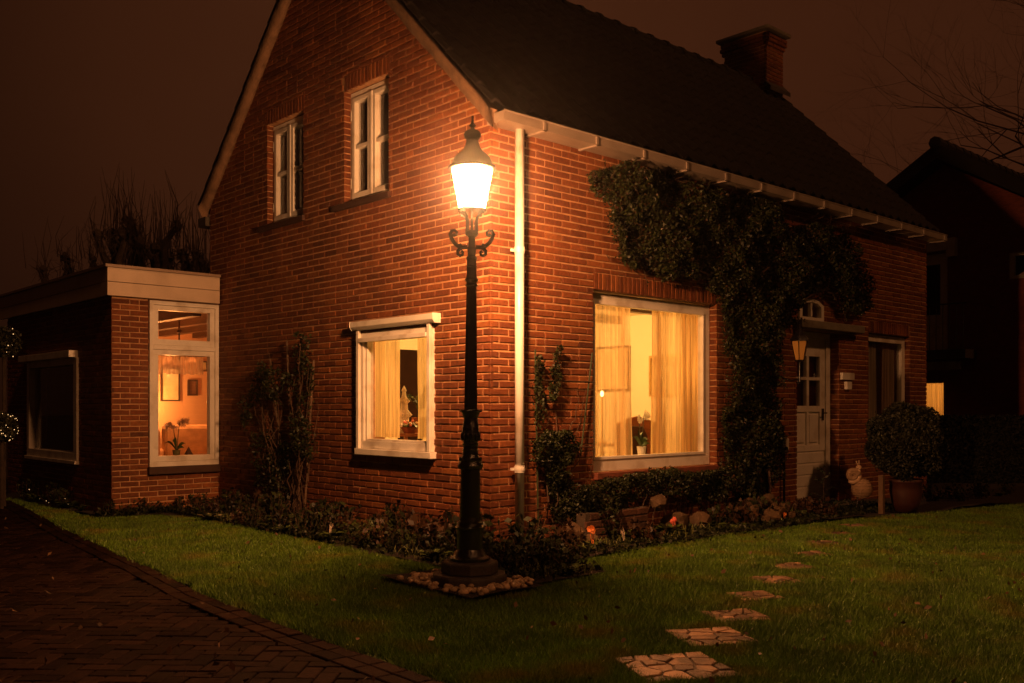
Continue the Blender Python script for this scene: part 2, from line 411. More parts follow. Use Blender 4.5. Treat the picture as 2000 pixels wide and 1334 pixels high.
# driveway: herringbone block paving
PAVE = mat('paver', (.016, .0075, .005), .75, .45, 30, .9, 140, rnd=.5, spec=.04, stain=((.02, .012, .005), 6, .55, .6))
PAVEM = mat('paver_mass', (.016, .0075, .005), .75, .45, 30, .9, 140, island=.5, spec=.04, stain=((.02, .012, .005), 6, .55, .6))
JOINT = mat('joint_sand', (.007, .005, .003), .95, .3, 20, spec=.02)
dm = MB()
dpoly = [(-14, -9)] + [(x+.02, y) for x, y in EDGE] + [(-1.6, 16), (-14, 16)]
n0 = len(dm.v); dm.v += [(x, y, -.034) for x, y in dpoly]; dm.f.append(tuple(range(len(dpoly))))
drive = dm.build('driveway', JOINT, kind='structure')
du = Vector((.7071, .7071)); dv = Vector((-.7071, .7071)); W0 = .105
cand = []
for i in range(-110, 160):
    for j in range(-40, 200):
        md = (i-j) % 4
        if md not in (0, 3): continue
        w_, h_ = (2, 1) if md == 0 else (1, 2)
        cx = (i+w_/2)*W0; cy = (j+h_/2)*W0
        p = Vector((-8, -8)) + du*cx + dv*cy
        if not (-12 < p.x and -8.5 < p.y < 12): continue
        if p.x > edge_x(p.y)-.20: continue
        d = Vector((p.x-CAM.x, p.y-CAM.y)); t = d.dot(AX.xy); l = d.dot(RT.xy)
        if t < 3.5 or abs(l/t) > .60 or t > 15: continue
        cand.append((t, p, md))
# border course along the lawn edge
bord = []
y = -4.6
while y < 8.5:
    x = edge_x(y); tx = Vector((edge_x(y+.1)-edge_x(y-.1), .2)).normalized()
    bord.append((Vector((x-.125, y)), math.atan2(tx.y, tx.x))); y += .213
def paver_mesh(nm):
    mb = MB(); hx, hy = .1, .0485
    pol = [(-hx, -hy), (hx, -hy), (hx, hy), (-hx, hy)]
    q = [(a+random.uniform(-.002, .002), b+random.uniform(-.002, .002)) for a, b in pol]
    mb.prism(q, lambda u, z, d: (u, z, d), -.05, 0, .005)
    me = bpy.data.meshes.new(nm); me.from_pydata(mb.v, [], mb.f); me.materials.append(PAVE); return me
pm = [paver_mesh('paver') for _ in range(5)]
allp = [(t, p, PI/4 if md == 0 else 3*PI/4, 0) for t, p, md in cand]
for p, a in bord:
    for k in (-1, 1):
        n_ = Vector((-math.sin(a), math.cos(a)))
        q = p+n_*k*.0525; d = Vector((q.x-CAM.x, q.y-CAM.y)); t = d.dot(AX.xy)
        if t > 3.5 and abs(d.dot(RT.xy)/t) < .6: allp.append((t, q, a, 1))
allp.sort(key=lambda a: a[0])
mass = MB()
for k, (t, p, a, b) in enumerate(allp):
    z = -.022+random.uniform(-.003, .003)+.008*b
    if k < 300:
        o = bpy.data.objects.new('paver', random.choice(pm)); link(o, drive); o.location = (p.x, p.y, z)
        o.rotation_euler = (random.gauss(0, .008), random.gauss(0, .012), a+random.gauss(0, .01))
    else:
        c, s = math.cos(a), math.sin(a); ti = random.gauss(0, .02)
        mass.prism([(-.1, -.0485), (.1, -.0485), (.1, .0485), (-.1, .0485)], lambda u, v, d: (p.x+u*c-v*s, p.y+u*s+v*c, z+d+ti*u), -.03, 0, .004)
mass.build('paving', PAVEM, drive, kind='stuff')

# stepping stones: crazy paving panels set in the lawn
def clip(poly, a, b, c):
    """keep a*x + b*y <= c"""
    r = []; n = len(poly)
    for i in range(n):
        p, q = poly[i], poly[(i+1) % n]; dp = a*p[0]+b*p[1]-c; dq = a*q[0]+b*q[1]-c
        if dp <= 0: r.append(p)
        if (dp < 0) != (dq < 0) and dp != dq:
            s = dp/(dp-dq); r.append((p[0]+s*(q[0]-p[0]), p[1]+s*(q[1]-p[1])))
    return r
FLAG = mat('flagstone', (.18, .105, .062), .6, .4, 9, .8, 60, rnd=.7, stain=((.05, .032, .018), 5, .48, .8))
BEDM = mat('panel_mortar', (.07, .05, .035), .9, .3, 15, .6, 80)
words = ['nearest and brightest stepping stone of pale crazy paving in the lawn', 'second stepping stone from the front, crazy paving with one pale and one grey piece',
 'third stepping stone from the front, brown crazy paving', 'fourth stepping stone from the front, in the middle of the lawn', 'fifth stepping stone counted from the front of the lawn',
 'sixth stepping stone, half way along the row to the front door', 'seventh stepping stone counted from the front, dark and small', 'eighth stepping stone counted from the front, close to the flower bed',
 'ninth stepping stone, last but one before the front door', 'last stepping stone, right before the front door']
for si, (sx, sy, h) in enumerate(STONES):
    root = thing('stepping_stone', words[si], 'stepping stone', (sx, sy, -.028), 'stepping stones across the lawn')
    hu, hv = h, h*.95
    M = lambda u, v, d: (sx+u*SAX.x+v*SAY.x, sy+u*SAX.y+v*SAY.y, d)
    MB().slab([(-hu, -hv), (hu, -hv), (hu, hv), (-hu, hv)], M, -.045, -.016).build('mortar_bed', BEDM, root)
    n = 19 if si == 0 else (15 if si < 4 else 9)
    pts = []
    while len(pts) < n:
        q = (random.uniform(-hu, hu), random.uniform(-hv, hv))
        if all((q[0]-a)**2+(q[1]-b)**2 > (random.choice((.45, .7, .85))*math.sqrt(4*hu*hv/n))**2 for a, b in pts) or random.random() < .01: pts.append(q)
    for i, (px, py) in enumerate(pts):
        poly = [(-hu, -hv), (hu, -hv), (hu, hv), (-hu, hv)]
        for j, (qx, qy) in enumerate(pts):
            if j == i: continue
            a, b = qx-px, qy-py; L = math.hypot(a, b)
            poly = clip(poly, a/L, b/L, (a*(px+qx)/2+b*(py+qy)/2)/L-.0055)
            if len(poly) < 3: break
        if len(poly) < 3: continue
        cx = sum(p[0] for p in poly)/len(poly); cy = sum(p[1] for p in poly)/len(poly)
        poly = [(cx+(p[0]-cx)*.97+random.uniform(-.003, .003), cy+(p[1]-cy)*.97+random.uniform(-.003, .003)) for p in poly]
        tx, ty, dz = random.gauss(0, .02), random.gauss(0, .02), random.uniform(-.002, .003)
        MB().prism(poly, lambda u, v, d: M(u, v, d+dz*(d > -.03)+(tx*(u-cx)+ty*(v-cy))*(d > -.03)), -.035, -.006, .004).build('flagstone', FLAG, root)

# ---------------------------------------------------------------- the brick house
HOUSE = thing('brick_house', 'red brick house with steep dark roof, white windows and a climbing shrub on its front', 'house', (4.5, 2.8, 0))
def zr(y): return 4.0+.994*(y if y < 2.83 else 5.66-y)
Mg = lambda u, z, d: (-d, u, z)      # gable wall: u = Y, d outwards to -X
Mf = lambda u, z, d: (u, -d, z)      # front wall: u = X, d outwards to -Y
CO = .0682; BL = .22; BH = .0535; GAP = .0140
def wall_slab(mb, u0, u1, z0, z1, holes, m, th=.29, gable=False):
    us = sorted({u0, u1, *[h[0] for h in holes], *[h[1] for h in holes], *([2.83] if gable else [])})
    zs = sorted({z0, z1, *[h[2] for h in holes], *[h[3] for h in holes]})
    for a, b in zip(us, us[1:]):
        for c, d in zip(zs, zs[1:]):
            mu, mz = (a+b)/2, (c+d)/2
            if any(h[0] < mu < h[1] and h[2] < mz < h[3] for h in holes): continue
            poly = [(a, c), (b, c), (b, d), (a, d)]
            if gable:
                poly = clip(poly, -.994, 1, 4.0-.01); poly = clip(poly, .994, 1, 4.0+.994*5.66-.01) if len(poly) > 2 else poly
            if len(poly) > 2: mb.slab(poly, m, -th, -.010)
def bond(u0, u1, z0, z1, holes, start, gable=False, p_head=.012):
    """list of (kind, u, z, polygon); kind 0 stretcher, 1 header, 2 cut piece"""
    res = []; k = 0; z = z0
    while z < z1-.02:
        zt = min(z+BH, z1); u = u0
        first = (k+start) % 2
        while u < u1-.02:
            L = BL if not first else (BL-GAP)/2
            if first is not None and not first and u > u0 and random.random() < p_head: L = (BL-GAP)/2
            first = 0
            a, b = u, min(u+L, u1); full = abs(b-a-L) < 1e-6 and zt-z > BH-1e-6
            pcs = [(a, b, z, zt)]
            for h in holes:
                nx = []
                for (a1, b1, c1, d1) in pcs:
                    if b1 <= h[0] or a1 >= h[1] or d1 <= h[2] or c1 >= h[3]: nx.append((a1, b1, c1, d1)); continue
                    full = False
                    if a1 < h[0]: nx.append((a1, h[0], c1, d1))
                    if b1 > h[1]: nx.append((h[1], b1, c1, d1))
                    lo, hi = max(a1, h[0]), min(b1, h[1])
                    if c1 < h[2]: nx.append((lo, hi, c1, h[2]))
                    if d1 > h[3]: nx.append((lo, hi, h[3], d1))
                pcs = nx
            for (a1, b1, c1, d1) in pcs:
                if b1-a1 < .02 or d1-c1 < .015: continue
                poly = [(a1, c1), (b1, c1), (b1, d1), (a1, d1)]
                if gable and d1 > zr(a1) or gable and d1 > zr(b1):
                    poly = clip(poly, -.994, 1, 4.0-.02)
                    if len(poly) > 2: poly = clip(poly, .994, 1, 4.0+.994*5.66-.02)
                    full = False
                    if len(poly) < 3: continue
                res.append((0 if full and L > .15 else (1 if full else 2), (a1+b1)/2, (c1+d1)/2, poly))
            u += L+GAP
        z += CO; k += 1
    return res
def bmesh_brick(L, m):
    mb = MB(); pol = [(-L/2, -BH/2), (L/2, -BH/2), (L/2, BH/2), (-L/2, BH/2)]
    e = .0022
    pol = [(a+random.uniform(-e, e), b+random.uniform(-e, e)) for a, b in pol]
    mb.prism(pol, m, -.03, 0, .005)
    me = bpy.data.meshes.new('brick'); me.from_pydata(mb.v, [], mb.f); me.materials.append(BRICK); return me
def jitter(poly): return [(a+random.uniform(-.003, .003), b+random.uniform(-.0025, .0025)) for a, b in poly]
def emit_bricks(lists, nmax=300):
    """lists: (bricks, map, wall object, meshes). The nearest nmax whole bricks become objects, the rest one mass for each wall"""
    al = []
    for wi, (br, m, wall, meshes) in enumerate(lists):
        for b in br:
            p = Vector(m(b[1], b[2], 0)); t = (p-CAM).dot(AX)
            al.append((t if b[0] < 2 else 99, wi, b, p))
    al.sort(key=lambda a: a[0]); ms = [MB() for _ in lists]
    cnt = 0
    for t, wi, b, p in al:
        br, m, wall, meshes = lists[wi]
        if t < 90 and cnt < nmax:
            cnt += 1
            o = bpy.data.objects.new('brick', random.choice(meshes[b[0]])); link(o, wall)
            off = random.gauss(0, .0012)
            o.location = Vector(m(b[1], b[2], off)) - wloc(wall) + Vector((0, 0, random.gauss(0, .001)))
        else:
            off = random.gauss(0, .0014); q = jitter(b[3])
            ms[wi].prism(q, lambda u, z, d: m(u, z, d+off), -.03, 0, .0045)
    for mb, (br, m, wall, meshes) in zip(ms, lists):
        if mb.f: mb.build('brickwork', BRICKM, wall, kind='stuff')
def soldiers(u0, u1, z0, z1, m, mb, wd=.050, gap=.016, d1=0):
    u = u0
    while u < u1-.02:
        b = min(u+wd, u1); off = random.gauss(0, .0015)
        mb.prism(jitter([(u, z0), (b, z0), (b, z1), (u, z1)]), lambda a, z, d: m(a, z, d+off), -.03, d1, .004); u += wd+gap

G_LOW = (.86, 2.04, .93, 2.10); G_U1 = (1.58, 2.40, 3.54, 4.74); G_U2 = (3.26, 4.10, 3.54, 4.74)
F_BIG = (1.38, 3.47, .66, 2.49); F_DOOR = (5.21, 6.27, .06, 2.31); F_SM = (7.10, 8.38, 1.02, 2.36); F_ARCH = (5.22, 5.86, 2.44, 2.72)
def grow(h, e=.012): return (h[0]-e, h[1]+e, h[2]-e, h[3]+e)
gm = MB(); wall_slab(gm, .01, 5.65, -.05, 6.9, [grow(h) for h in (G_LOW, G_U1, G_U2)], Mg, gable=True)
GW = gm.build('gable_wall', MORTAR, HOUSE)
fm = MB(); wall_slab(fm, .29, 8.94, -.05, 3.98, [grow(h) for h in (F_BIG, F_DOOR, F_SM, F_ARCH)], Mf)
FW = fm.build('front_wall', MORTAR, HOUSE)
# soldier courses count as holes for the running bond
def sold(h, ext=.0, ht=.18, g=.006): return (h[0]-ext, h[1]+ext, h[3]+g, h[3]+g+ht)
gS = [sold(G_U1, .03), sold(G_U2, .03)]; fS = [sold(F_BIG, .0, .18), sold(F_SM, 0, .18), (5.1, 6.72, 2.31, 2.44), sold(F_ARCH, -.02, .1)]
gb = bond(0, 5.65, 0, 6.85, [G_LOW, G_U1, G_U2]+gS, 0, gable=True)
fb = bond(0, 8.95, 0, 3.96, [F_BIG, F_DOOR, F_SM, F_ARCH]+fS, 1)
mg = {0: [bmesh_brick(BL, Mg) for _ in range(6)], 1: [bmesh_brick((BL-GAP)/2, Mg) for _ in range(3)]}
mf = {0: [bmesh_brick(BL, Mf) for _ in range(6)], 1: [bmesh_brick((BL-GAP)/2, Mf) for _ in range(3)]}
emit_bricks([(gb, Mg, GW, mg), (fb, Mf, FW, mf)])
ex = MB()
for h in gS: soldiers(h[0]+.004, h[1]-.004, h[2]+.006, h[3]-.008, Mg, ex)
def reveal(mb, h, m_side, depth, z0=None):
    """header and stretcher ends lining the side of an opening"""
    z = math.floor(h[2]/CO)*CO; k = 0
    while z < h[3]:
        a, b = max(z, h[2]), min(z+BH, h[3])
        if b-a > .02: mb.prism(jitter([(.004, a), (depth, a), (depth, b), (.004, b)]), m_side, -.014, 0, .004)
        z += CO; k += 1
for h in (G_U1, G_U2): reveal(ex, h, lambda u, z, d, h=h: (u, h[1]-d, z), .1); reveal(ex, h, lambda u, z, d, h=h: (u, h[0]+d, z), .1)
ex.build('window_brick_surround', BRICKM, GW, kind='stuff')
ex = MB()
for h in (fS[0], fS[1]): soldiers(h[0]+.004, h[1]-.004, h[2]+.006, h[3]-.008, Mf, ex)
soldiers(5.24, 5.84, 2.73, 2.81, Mf, ex)
for h in (F_BIG, F_SM, F_DOOR): reveal(ex, h, lambda u, z, d, h=h: (h[1]-d, u, z), .13); reveal(ex, h, lambda u, z, d, h=h: (h[0]+d, u, z), .13)
ex.build('window_brick_surround', BRICKM, FW, kind='stuff')
# base plinth, far and back walls
MB().box(8.65, 8.94, .29, 5.36, -.05, 3.9).box(.29, 8.94, 5.36, 5.65, -.05, 3.9).build('back_wall', MORTAR, HOUSE)

# windows -----------------------------------------------------------------
def bars(mb, m, u0, u1, z0, z1, wl, wr, wb, wt, d0, d1):
    """rectangular frame, members butted"""
    for a, b, c, d in ((u0, u1, z0, z0+wb), (u0, u1, z1-wt, z1), (u0, u0+wl, z0+wb, z1-wt), (u1-wr, u1, z0+wb, z1-wt)):
        if b-a > 1e-4 and d-c > 1e-4: mb.slab([(a, c), (b, c), (b, d), (a, d)], m, d0, d1)
    return mb
def pane(m, u0, u1, z0, z1, d, parent, th=.006):
    return MB().slab([(u0, z0), (u1, z0), (u1, z1), (u0, z1)], m, d-th, d).build('pane', GLASS, parent)
# big front window
u0, u1, z0, z1 = F_BIG
W = bars(MB(), Mf, u0, u1, z0, z1, .10, .115, .12, .10, -.18, -.10).build('window', WHITE, HOUSE, bevel=.004)
bars(MB(), Mf, u0+.10, u1-.115, z0+.12, z1-.10, .022, .022, .03, .018, -.155, -.088).build('glazing_bead', WHITE, W, bevel=.003)
pane(Mf, u0+.122, u1-.137, z0+.15, z1-.118, -.13, W)
MB().slab([(u0, z0-.07), (u1, z0-.07), (u1, z0-.002), (u0, z0-.002)], Mf, -.1, .05).build('window_sill', mat('brick_sill', (.17, .05, .028), .7, .3, 12, .5, 60), W, bevel=.006)
# small front window
u0, u1, z0, z1 = F_SM
W = bars(MB(), Mf, u0, u1, z0, z1, .10, .105, .11, .10, -.15, -.08).build('window', WHITE, HOUSE, bevel=.004)
pane(Mf, u0+.10, u1-.105, z0+.11, z1-.10, -.12, W)
MB().slab([(u0-.05, z0-.07), (u1+.05, z0-.07), (u1+.05, z0-.002), (u0-.05, z0-.002)], Mf, -.08, .05).build('window_sill', CONC, W, bevel=.006)
for a in np.linspace(u0+.03, u1-.5, 9):   # rain drops hanging on the head
    pass
# arched window over the door
arc = [(5.24, 2.44), (5.84, 2.44), (5.84, 2.64), (5.72, 2.70), (5.54, 2.72), (5.36, 2.70), (5.24, 2.64)]
inn = [(5.54+(a-5.54)*.78, 2.58+(b-2.58)*.70) for a, b in arc]
mb = MB(); n = len(arc)
v = [Mf(a, b, -.05) for a, b in arc]+[Mf(a, b, .02) for a, b in arc]+[Mf(a, b, -.05) for a, b in inn]+[Mf(a, b, .02) for a, b in inn]
f = []
for i in range(n):
    j = (i+1) % n
    f += [(n+i, n+j, 3*n+j, 3*n+i), (i, j, n+j, n+i), (2*n+i, 2*n+j, 3*n+j, 3*n+i)]
mb.add(v, f); W = mb.build('window', WHITE, HOUSE); W['label'] = 'small arched window over the door'
MB().slab([(5.52, 2.49), (5.56, 2.49), (5.56, 2.67), (5.52, 2.67)], Mf, -.03, .012).build('mullion', WHITE, W)
MB().slab(inn, Mf, -.03, -.02).build('pane', GLASS, W)
# front door
u0, u1, z0, z1 = F_DOOR
DF = bars(MB(), Mf, u0, u1, z0+.03, z1, .08, .105, .02, .075, -.22, -.13).build('door', WHITE, HOUSE, bevel=.004)
a0, a1, b0, b1 = u0+.082, u1-.107, z0+.055, z1-.078
dl = MB(); dl.slab([(a0, b0), (a1, b0), (a1, b0+.62), (a0, b0+.62)], Mf, -.205, -.165)
mid = (a0+a1)/2
# stiles and rails
def rect(mb, u0, u1, z0, z1, d0, d1): return mb.slab([(u0, z0), (u1, z0), (u1, z1), (u0, z1)], Mf, d0, d1)
for a, b in ((a0, a0+.13), (a1-.13, a1)): rect(dl, a, b, b0+.62, b1, -.205, -.15)
zz = [b0+.62, b0+1.27, b0+1.60, b1]
rect(dl, a0+.13, a1-.13, b0+.62, b0+.70, -.205, -.15); rect(dl, a0+.13, a1-.13, b0+1.14, b0+1.22, -.205, -.15)
rect(dl, a0+.13, a1-.13, b1-.24, b1, -.205, -.15); rect(dl, a0+.13, a1-.13, b0+1.56, b0+1.60, -.205, -.15)
rect(dl, mid-.03, mid+.03, b0+.70, b0+1.14, -.205, -.15); rect(dl, mid-.03, mid+.03, b0+1.22, b0+1.56, -.205, -.15); rect(dl, mid-.03, mid+.03, b0+1.60, b1-.24, -.205, -.15)
dl.build('door_leaf', WHITE, DF, bevel=.003)
for k in range(4):
    rect(MB(), a0+.012, a1-.012, b0+.012+k*.152, b0+.152+k*.152-.012, -.17, -.155).build('plank', WHITE, DF, bevel=.004)
for a, b in ((a0+.13, mid-.03), (mid+.03, a1-.13)):
    mbp = MB(); rect(mbp, a, b, b0+.70, b0+1.14, -.20, -.175); mbp.build('panel', WHITE, DF)
    rect(MB(), a+.03, b-.03, b0+.735, b0+1.105, -.175, -.158).build('panel', WHITE, DF, bevel=.006)
    for c, d in ((b0+1.22, b0+1.56), (b0+1.60, b1-.24)): pane(Mf, a, b, c, d, -.18, DF)
MB().box(a0, a1, .24, .25, b0+.7, b1).build('door_curtain', cloth('red_blind', (.10, .012, .008), 0), DF)
hd = MB().box(u1-.195, u1-.165, .128, .15, 1.14, 1.30).tube([(u1-.18, .13, 1.24), (u1-.18, .08, 1.24), (u1-.27, .07, 1.24)], .009, 8)
hd.build('handle', IRON, DF)
MB().slab([(5.10, 2.325), (6.72, 2.325), (6.72, 2.425), (5.10, 2.425)], Mf, -.05, .14).build('door_canopy', CONC, HOUSE, bevel=.01)
MB().slab([(5.12, -.02), (6.36, -.02), (6.36, .055), (5.12, .055)], Mf, -.12, .34).build('doorstep', CONC, HOUSE, bevel=.012)
MB().slab([(6.30, 1.69), (6.63, 1.69), (6.63, 1.785), (6.30, 1.785)], Mf, -.005, .035).build('name_plate', WHITE, HOUSE, bevel=.004)
MB().slab([(6.41, 1.56), (6.54, 1.56), (6.54, 1.665), (6.41, 1.665)], Mf, -.005, .045).build('doorbell', WHITE, HOUSE, bevel=.006)

# upper gable windows: two casements of two panes each
for (u0, u1, z0, z1) in (G_U1, G_U2):
    W = bars(MB(), Mg, u0, u1, z0, z1, .045, .045, .04, .06, -.17, -.085).build('window', WHITE, HOUSE, bevel=.003)
    mid = (u0+u1)/2
    MB().slab([(mid-.022, z0+.042), (mid+.022, z0+.042), (mid+.022, z1-.062), (mid-.022, z1-.062)], Mg, -.16, -.062).build('mullion', WHITE, W, bevel=.004)
    for a, b in ((u0+.047, mid-.024), (mid+.024, u1-.047)):
        S = bars(MB(), Mg, a, b, z0+.042, z1-.062, .05, .05, .06, .05, -.15, -.07).build('casement', WHITE, W, bevel=.006)
        zm = (z0+z1)/2
        MB().slab([(a+.052, zm-.022), (b-.052, zm-.022), (b-.052, zm+.022), (a+.052, zm+.022)], Mg, -.14, -.08).build('glazing_bar', WHITE, W, bevel=.006)
        for c, d in ((z0+.102, zm-.022), (zm+.022, z1-.112)): pane(Mg, a+.05, b-.05, c, d, -.125, W)
    MB().tube([(.08, u1-.02, z0+.16), (.08, u1-.02, z0+.27)], .008, 6).tube([(.08, u1-.02, z1-.30), (.08, u1-.02, z1-.19)], .008, 6).build('hinge', WHITE, W)
    MB().slab([(u0-.04, z0-.075), (u1+.20, z0-.075), (u1+.20, z0-.012), (u0-.04, z0-.012)], Mg, -.05, .035).build('window_sill', mat('dark_sill', (.045, .017, .01), .7, .3, 14, .5, 60), W, bevel=.005)
# low gable window with outside roller blind
u0, u1, z0, z1 = .82, 2.08, .885, 2.10
W = bars(MB(), Mg, u0, u1, z0, z1, .055, .085, .08, .07, -.09, .025).build('window', WHITE, HOUSE, bevel=.004)
bars(MB(), Mg, u0+.057, u1-.087, z0+.082, z1-.072, .018, .03, .02, .02, -.08, .0).build('glazing_bead', WHITE, W, bevel=.003)
pane(Mg, u0+.075, u1-.117, z0+.107, z1-.092, -.05, W)
MB().slab([(u0-.03, z0-.065), (u1+.01, z0-.065), (u1+.01, z0-.002), (u0-.03, z0-.002)], Mg, -.02, .075).build('window_sill', WHITE, W, bevel=.005)
MB().slab([(u0+.0, z0+.0), (u0+.045, z0+.0), (u0+.045, z1+.03), (u0+.0, z1+.03)], Mg, .028, .062).build('blind_rail', WHITE, W, bevel=.004)
MB().slab([(u1-.045, z0+.0), (u1, z0+.0), (u1, z1+.03), (u1-.045, z1+.03)], Mg, .028, .062).build('blind_rail', WHITE, W, bevel=.004)
MB().slab([(u0+.05, z1-.10), (u1-.05, z1-.10), (u1-.05, z1-.055), (u0+.05, z1-.055)], Mg, .03, .07).build('blind_bar', WHITE, W, bevel=.004)
bx = MB(); L_ = [(.0, .0), (.0, .085), (.10, .085), (.10, .03), (.075, .0)]
v = [(-d-.0, a, z1+.032+zz_) for a in (u0-.10, u1+.06) for d, zz_ in L_]
bx.add(v, [(0, 1, 2, 3, 4), (9, 8, 7, 6, 5)]+[(i, (i+1) % 5, 5+(i+1) % 5, 5+i) for i in range(5)]).build('blind_box', WHITE, W, bevel=.004)

# gutter, downpipe ---------------------------------------------------------
gt = MB().box(-.04, 9.12, -.235, -.228, 3.862, 3.945).box(-.04, 9.12, -.226, -.004, 3.862, 3.870).box(-.047, -.041, -.235, -.004, 3.862, 3.945).box(9.122, 9.128, -.235, -.004, 3.862, 3.945)
gt.tube([(-.045, -.236, 3.948), (9.125, -.236, 3.948)], .009, 8)
GU = gt.build('gutter', ZINC, HOUSE)
for x in [.45+.715*k for k in range(13)]:
    br = MB(); br.box(x-.015, x+.015, -.250, -.2365, 3.850, 3.935); br.box(x-.015, x+.015, -.250, -.004, 3.8425, 3.8595)
    br.build('gutter_bracket', ZINC, GU)
for x in (1.9, 4.0, 6.1, 8.0): MB().box(x-.004, x+.004, -.2385, -.004, 3.8600, 3.9455).build('gutter_joint', ZINC, GU)
pp = MB().tube([(.28, -.085, .10), (.28, -.085, 3.862)], .043, 20)
PIPE = pp.build('downpipe', UPVC, HOUSE, smooth=False)
for p_ in PIPE.data.polygons: p_.use_smooth = len(p_.vertices) == 4
for z in (.75, 2.76):
    c = MB().tube([(.28, -.085, z-.03), (.28, -.085, z-.012), (.28, -.085, z-.0119), (.28, -.085, z+.012), (.28, -.085, z+.0121), (.28, -.085, z+.03)], [.048, .048, .052, .052, .048, .048], 20)
    c.box(.215, .345, -.05, -.03, z-.012, z+.012); c.build('pipe_clip', UPVC, PIPE)
# small dark eave box of the rear gutter
MB().box(-.05, 1.5, 5.68, 5.90, 3.74, 3.86).build('rear_gutter', mat('dark_zinc', (.05, .04, .03), .6), HOUSE)

# roof ----------------------------------------------------------------------
SLO = math.atan(.994); cs, sn = math.cos(SLO), math.sin(SLO)
rf = MB()
X0, X1 = -.10, 9.08; th = .07
for sgn in (0, 1):
    Yf = (lambda y: y) if not sgn else (lambda y: 5.66-y)
    y0, y1 = -.10, 2.83
    a = [(x_+(.13 if x_ < 0 else 0), Yf(yy_), zr(0)+.994*yy_+.012) for x_, yy_ in ((X0, y0), (X1, y0), (X1, y1), (X0, y1))]
    b = [(x, y, z+th) for x, y, z in a]
    rf.add(a+b, [(0, 1, 2, 3), (4, 5, 6, 7), (0, 1, 5, 4), (1, 2, 6, 5), (2, 3, 7, 6), (3, 0, 4, 7)])
RF = rf.build('roof', mat('roof_boards', (.02, .012, .01), .8, .3, 5), HOUSE)
def tile_geo(mb, ox, s, front=True, jit=0):
    """pantile, local x along the eave, s along the slope (lower edge at s)"""
    prof = [(-.115, .012), (-.07, .034), (-.02, .026), (.035, .0), (.085, .0), (.118, .02)]
    lo, hi = s, s+.335; vs = []
    for (px, pz) in prof:
        for ss, hh in ((lo, pz+.030), (hi, pz+.008)):
            yy = -.10 + ss*cs - (hh+th+.02)*sn*.0; zz = 4.0+.994*-.10+.012 + ss*sn + (th+hh)/cs
            vs.append((ox+px, yy, zz))
    for (px, pz) in prof:
        ss = lo; hh = pz+.012
        vs.append((ox+px, -.10+ss*cs, 4.0-.0994+.012+ss*sn+(th+hh)/cs))
    n = len(prof); fs = []
    for i in range(n-1): fs += [(2*i, 2*i+2, 2*i+3, 2*i+1), (2*i, 2*n+i, 2*n+i+1, 2*i+2)]
    fs.append((0, 1, 2*n)); fs.append((2*n-2, 2*n-1, 3*n-1))
    vs = [(x, y+random.uniform(-1, 1)*jit, z) for x, y, z in vs]
    if not front: vs = [(x, 5.66-y, z) for x, y, z in vs]
    mb.add(vs, fs)
tm = []
for _ in range(4):
    mb = MB(); tile_geo(mb, 0, 0, jit=.003)
    me = bpy.data.meshes.new('tile'); me.from_pydata(mb.v, [], mb.f); me.materials.append(TILE); tm.append(me)
NC = 39; sp = (X1-X0+.02)/NC; tl = []
for c in range(NC):
    for r in range(14):
        tl.append((c, r, -.04+r*.295))
tl.sort(key=lambda a: (Vector((X0+sp*(a[0]+.5), -.1+a[2]*cs, 4+a[2]*sn))-CAM).dot(AX)+.2*a[1])
tmass = MB()
for k, (c, r, s) in enumerate(tl):
    ox = X0+sp*(c+.5)-.01+random.uniform(-.004, .004); s2 = s+random.uniform(-.008, .008)
    if k < 300:
        o = bpy.data.objects.new('tile', random.choice(tm)); link(o, RF)
        o.location = Vector((ox, s2*cs, s2*sn)) - wloc(RF); o.rotation_euler = (random.gauss(0, .008), random.gauss(0, .01), 0)
        o.rotation_euler = (0, 0, 0)
    else: tile_geo(tmass, ox, s2)
for c in (0, 1):
    for r in range(14): tile_geo(tmass, X0+sp*(c+.5)-.01, -.04+r*.295+random.uniform(-.015, .015), front=False)
tmass.build('roof_tiling', TILEM, RF, kind='stuff')
zt_ = zr(2.83)+.012+th/cs
for k in range(24):
    x = X0-.02+k*.385; rd = .105
    vs = []; seg = 8
    for (xx, rr) in ((x, rd+.012), (x+.06, rd+.014), (x+.062, rd-.004), (x+.40, rd-.010)):
        for i in range(seg+1):
            a = PI*i/seg; vs.append((xx, 2.83-math.cos(a)*rr*1.15, zt_-.045+math.sin(a)*rr+random.uniform(-.002, .002)))
    fs = [(q*(seg+1)+i, q*(seg+1)+i+1, (q+1)*(seg+1)+i+1, (q+1)*(seg+1)+i) for q in range(3) for i in range(seg)]
    fs.append(tuple(range(seg+1)))
    MB().add(vs, fs).build('ridge_tile', TILE, RF, smooth=False)
# mortared verge on the gable, under the tile edge
for sgn in (0, 1):
    mb = MB(); n = 26; vs = []
    for i in range(n+1):
        y = -.10+2.93*i/n; zc = 4.0+.994*y; j1 = random.uniform(-.006, .006); j2 = random.uniform(-.008, .008)
        yy = y if not sgn else 5.66-y
        for x, dz in ((-.075+j1, .085), (-.100+j1, .07), (-.045+j2, -.095+j2+.06*sgn), (.012, -.105+j2+.06*sgn), (.012, .085)): vs.append((x-.012, yy, zc+dz))
    fs = [(5*i+k, 5*i+(k+1) % 5, 5*i+5+(k+1) % 5, 5*i+5+k) for i in range(n) for k in range(5)]+[(0, 1, 2, 3, 4)]
    mb.add(vs, fs).build('verge', MORTAR_L, HOUSE, smooth=True)
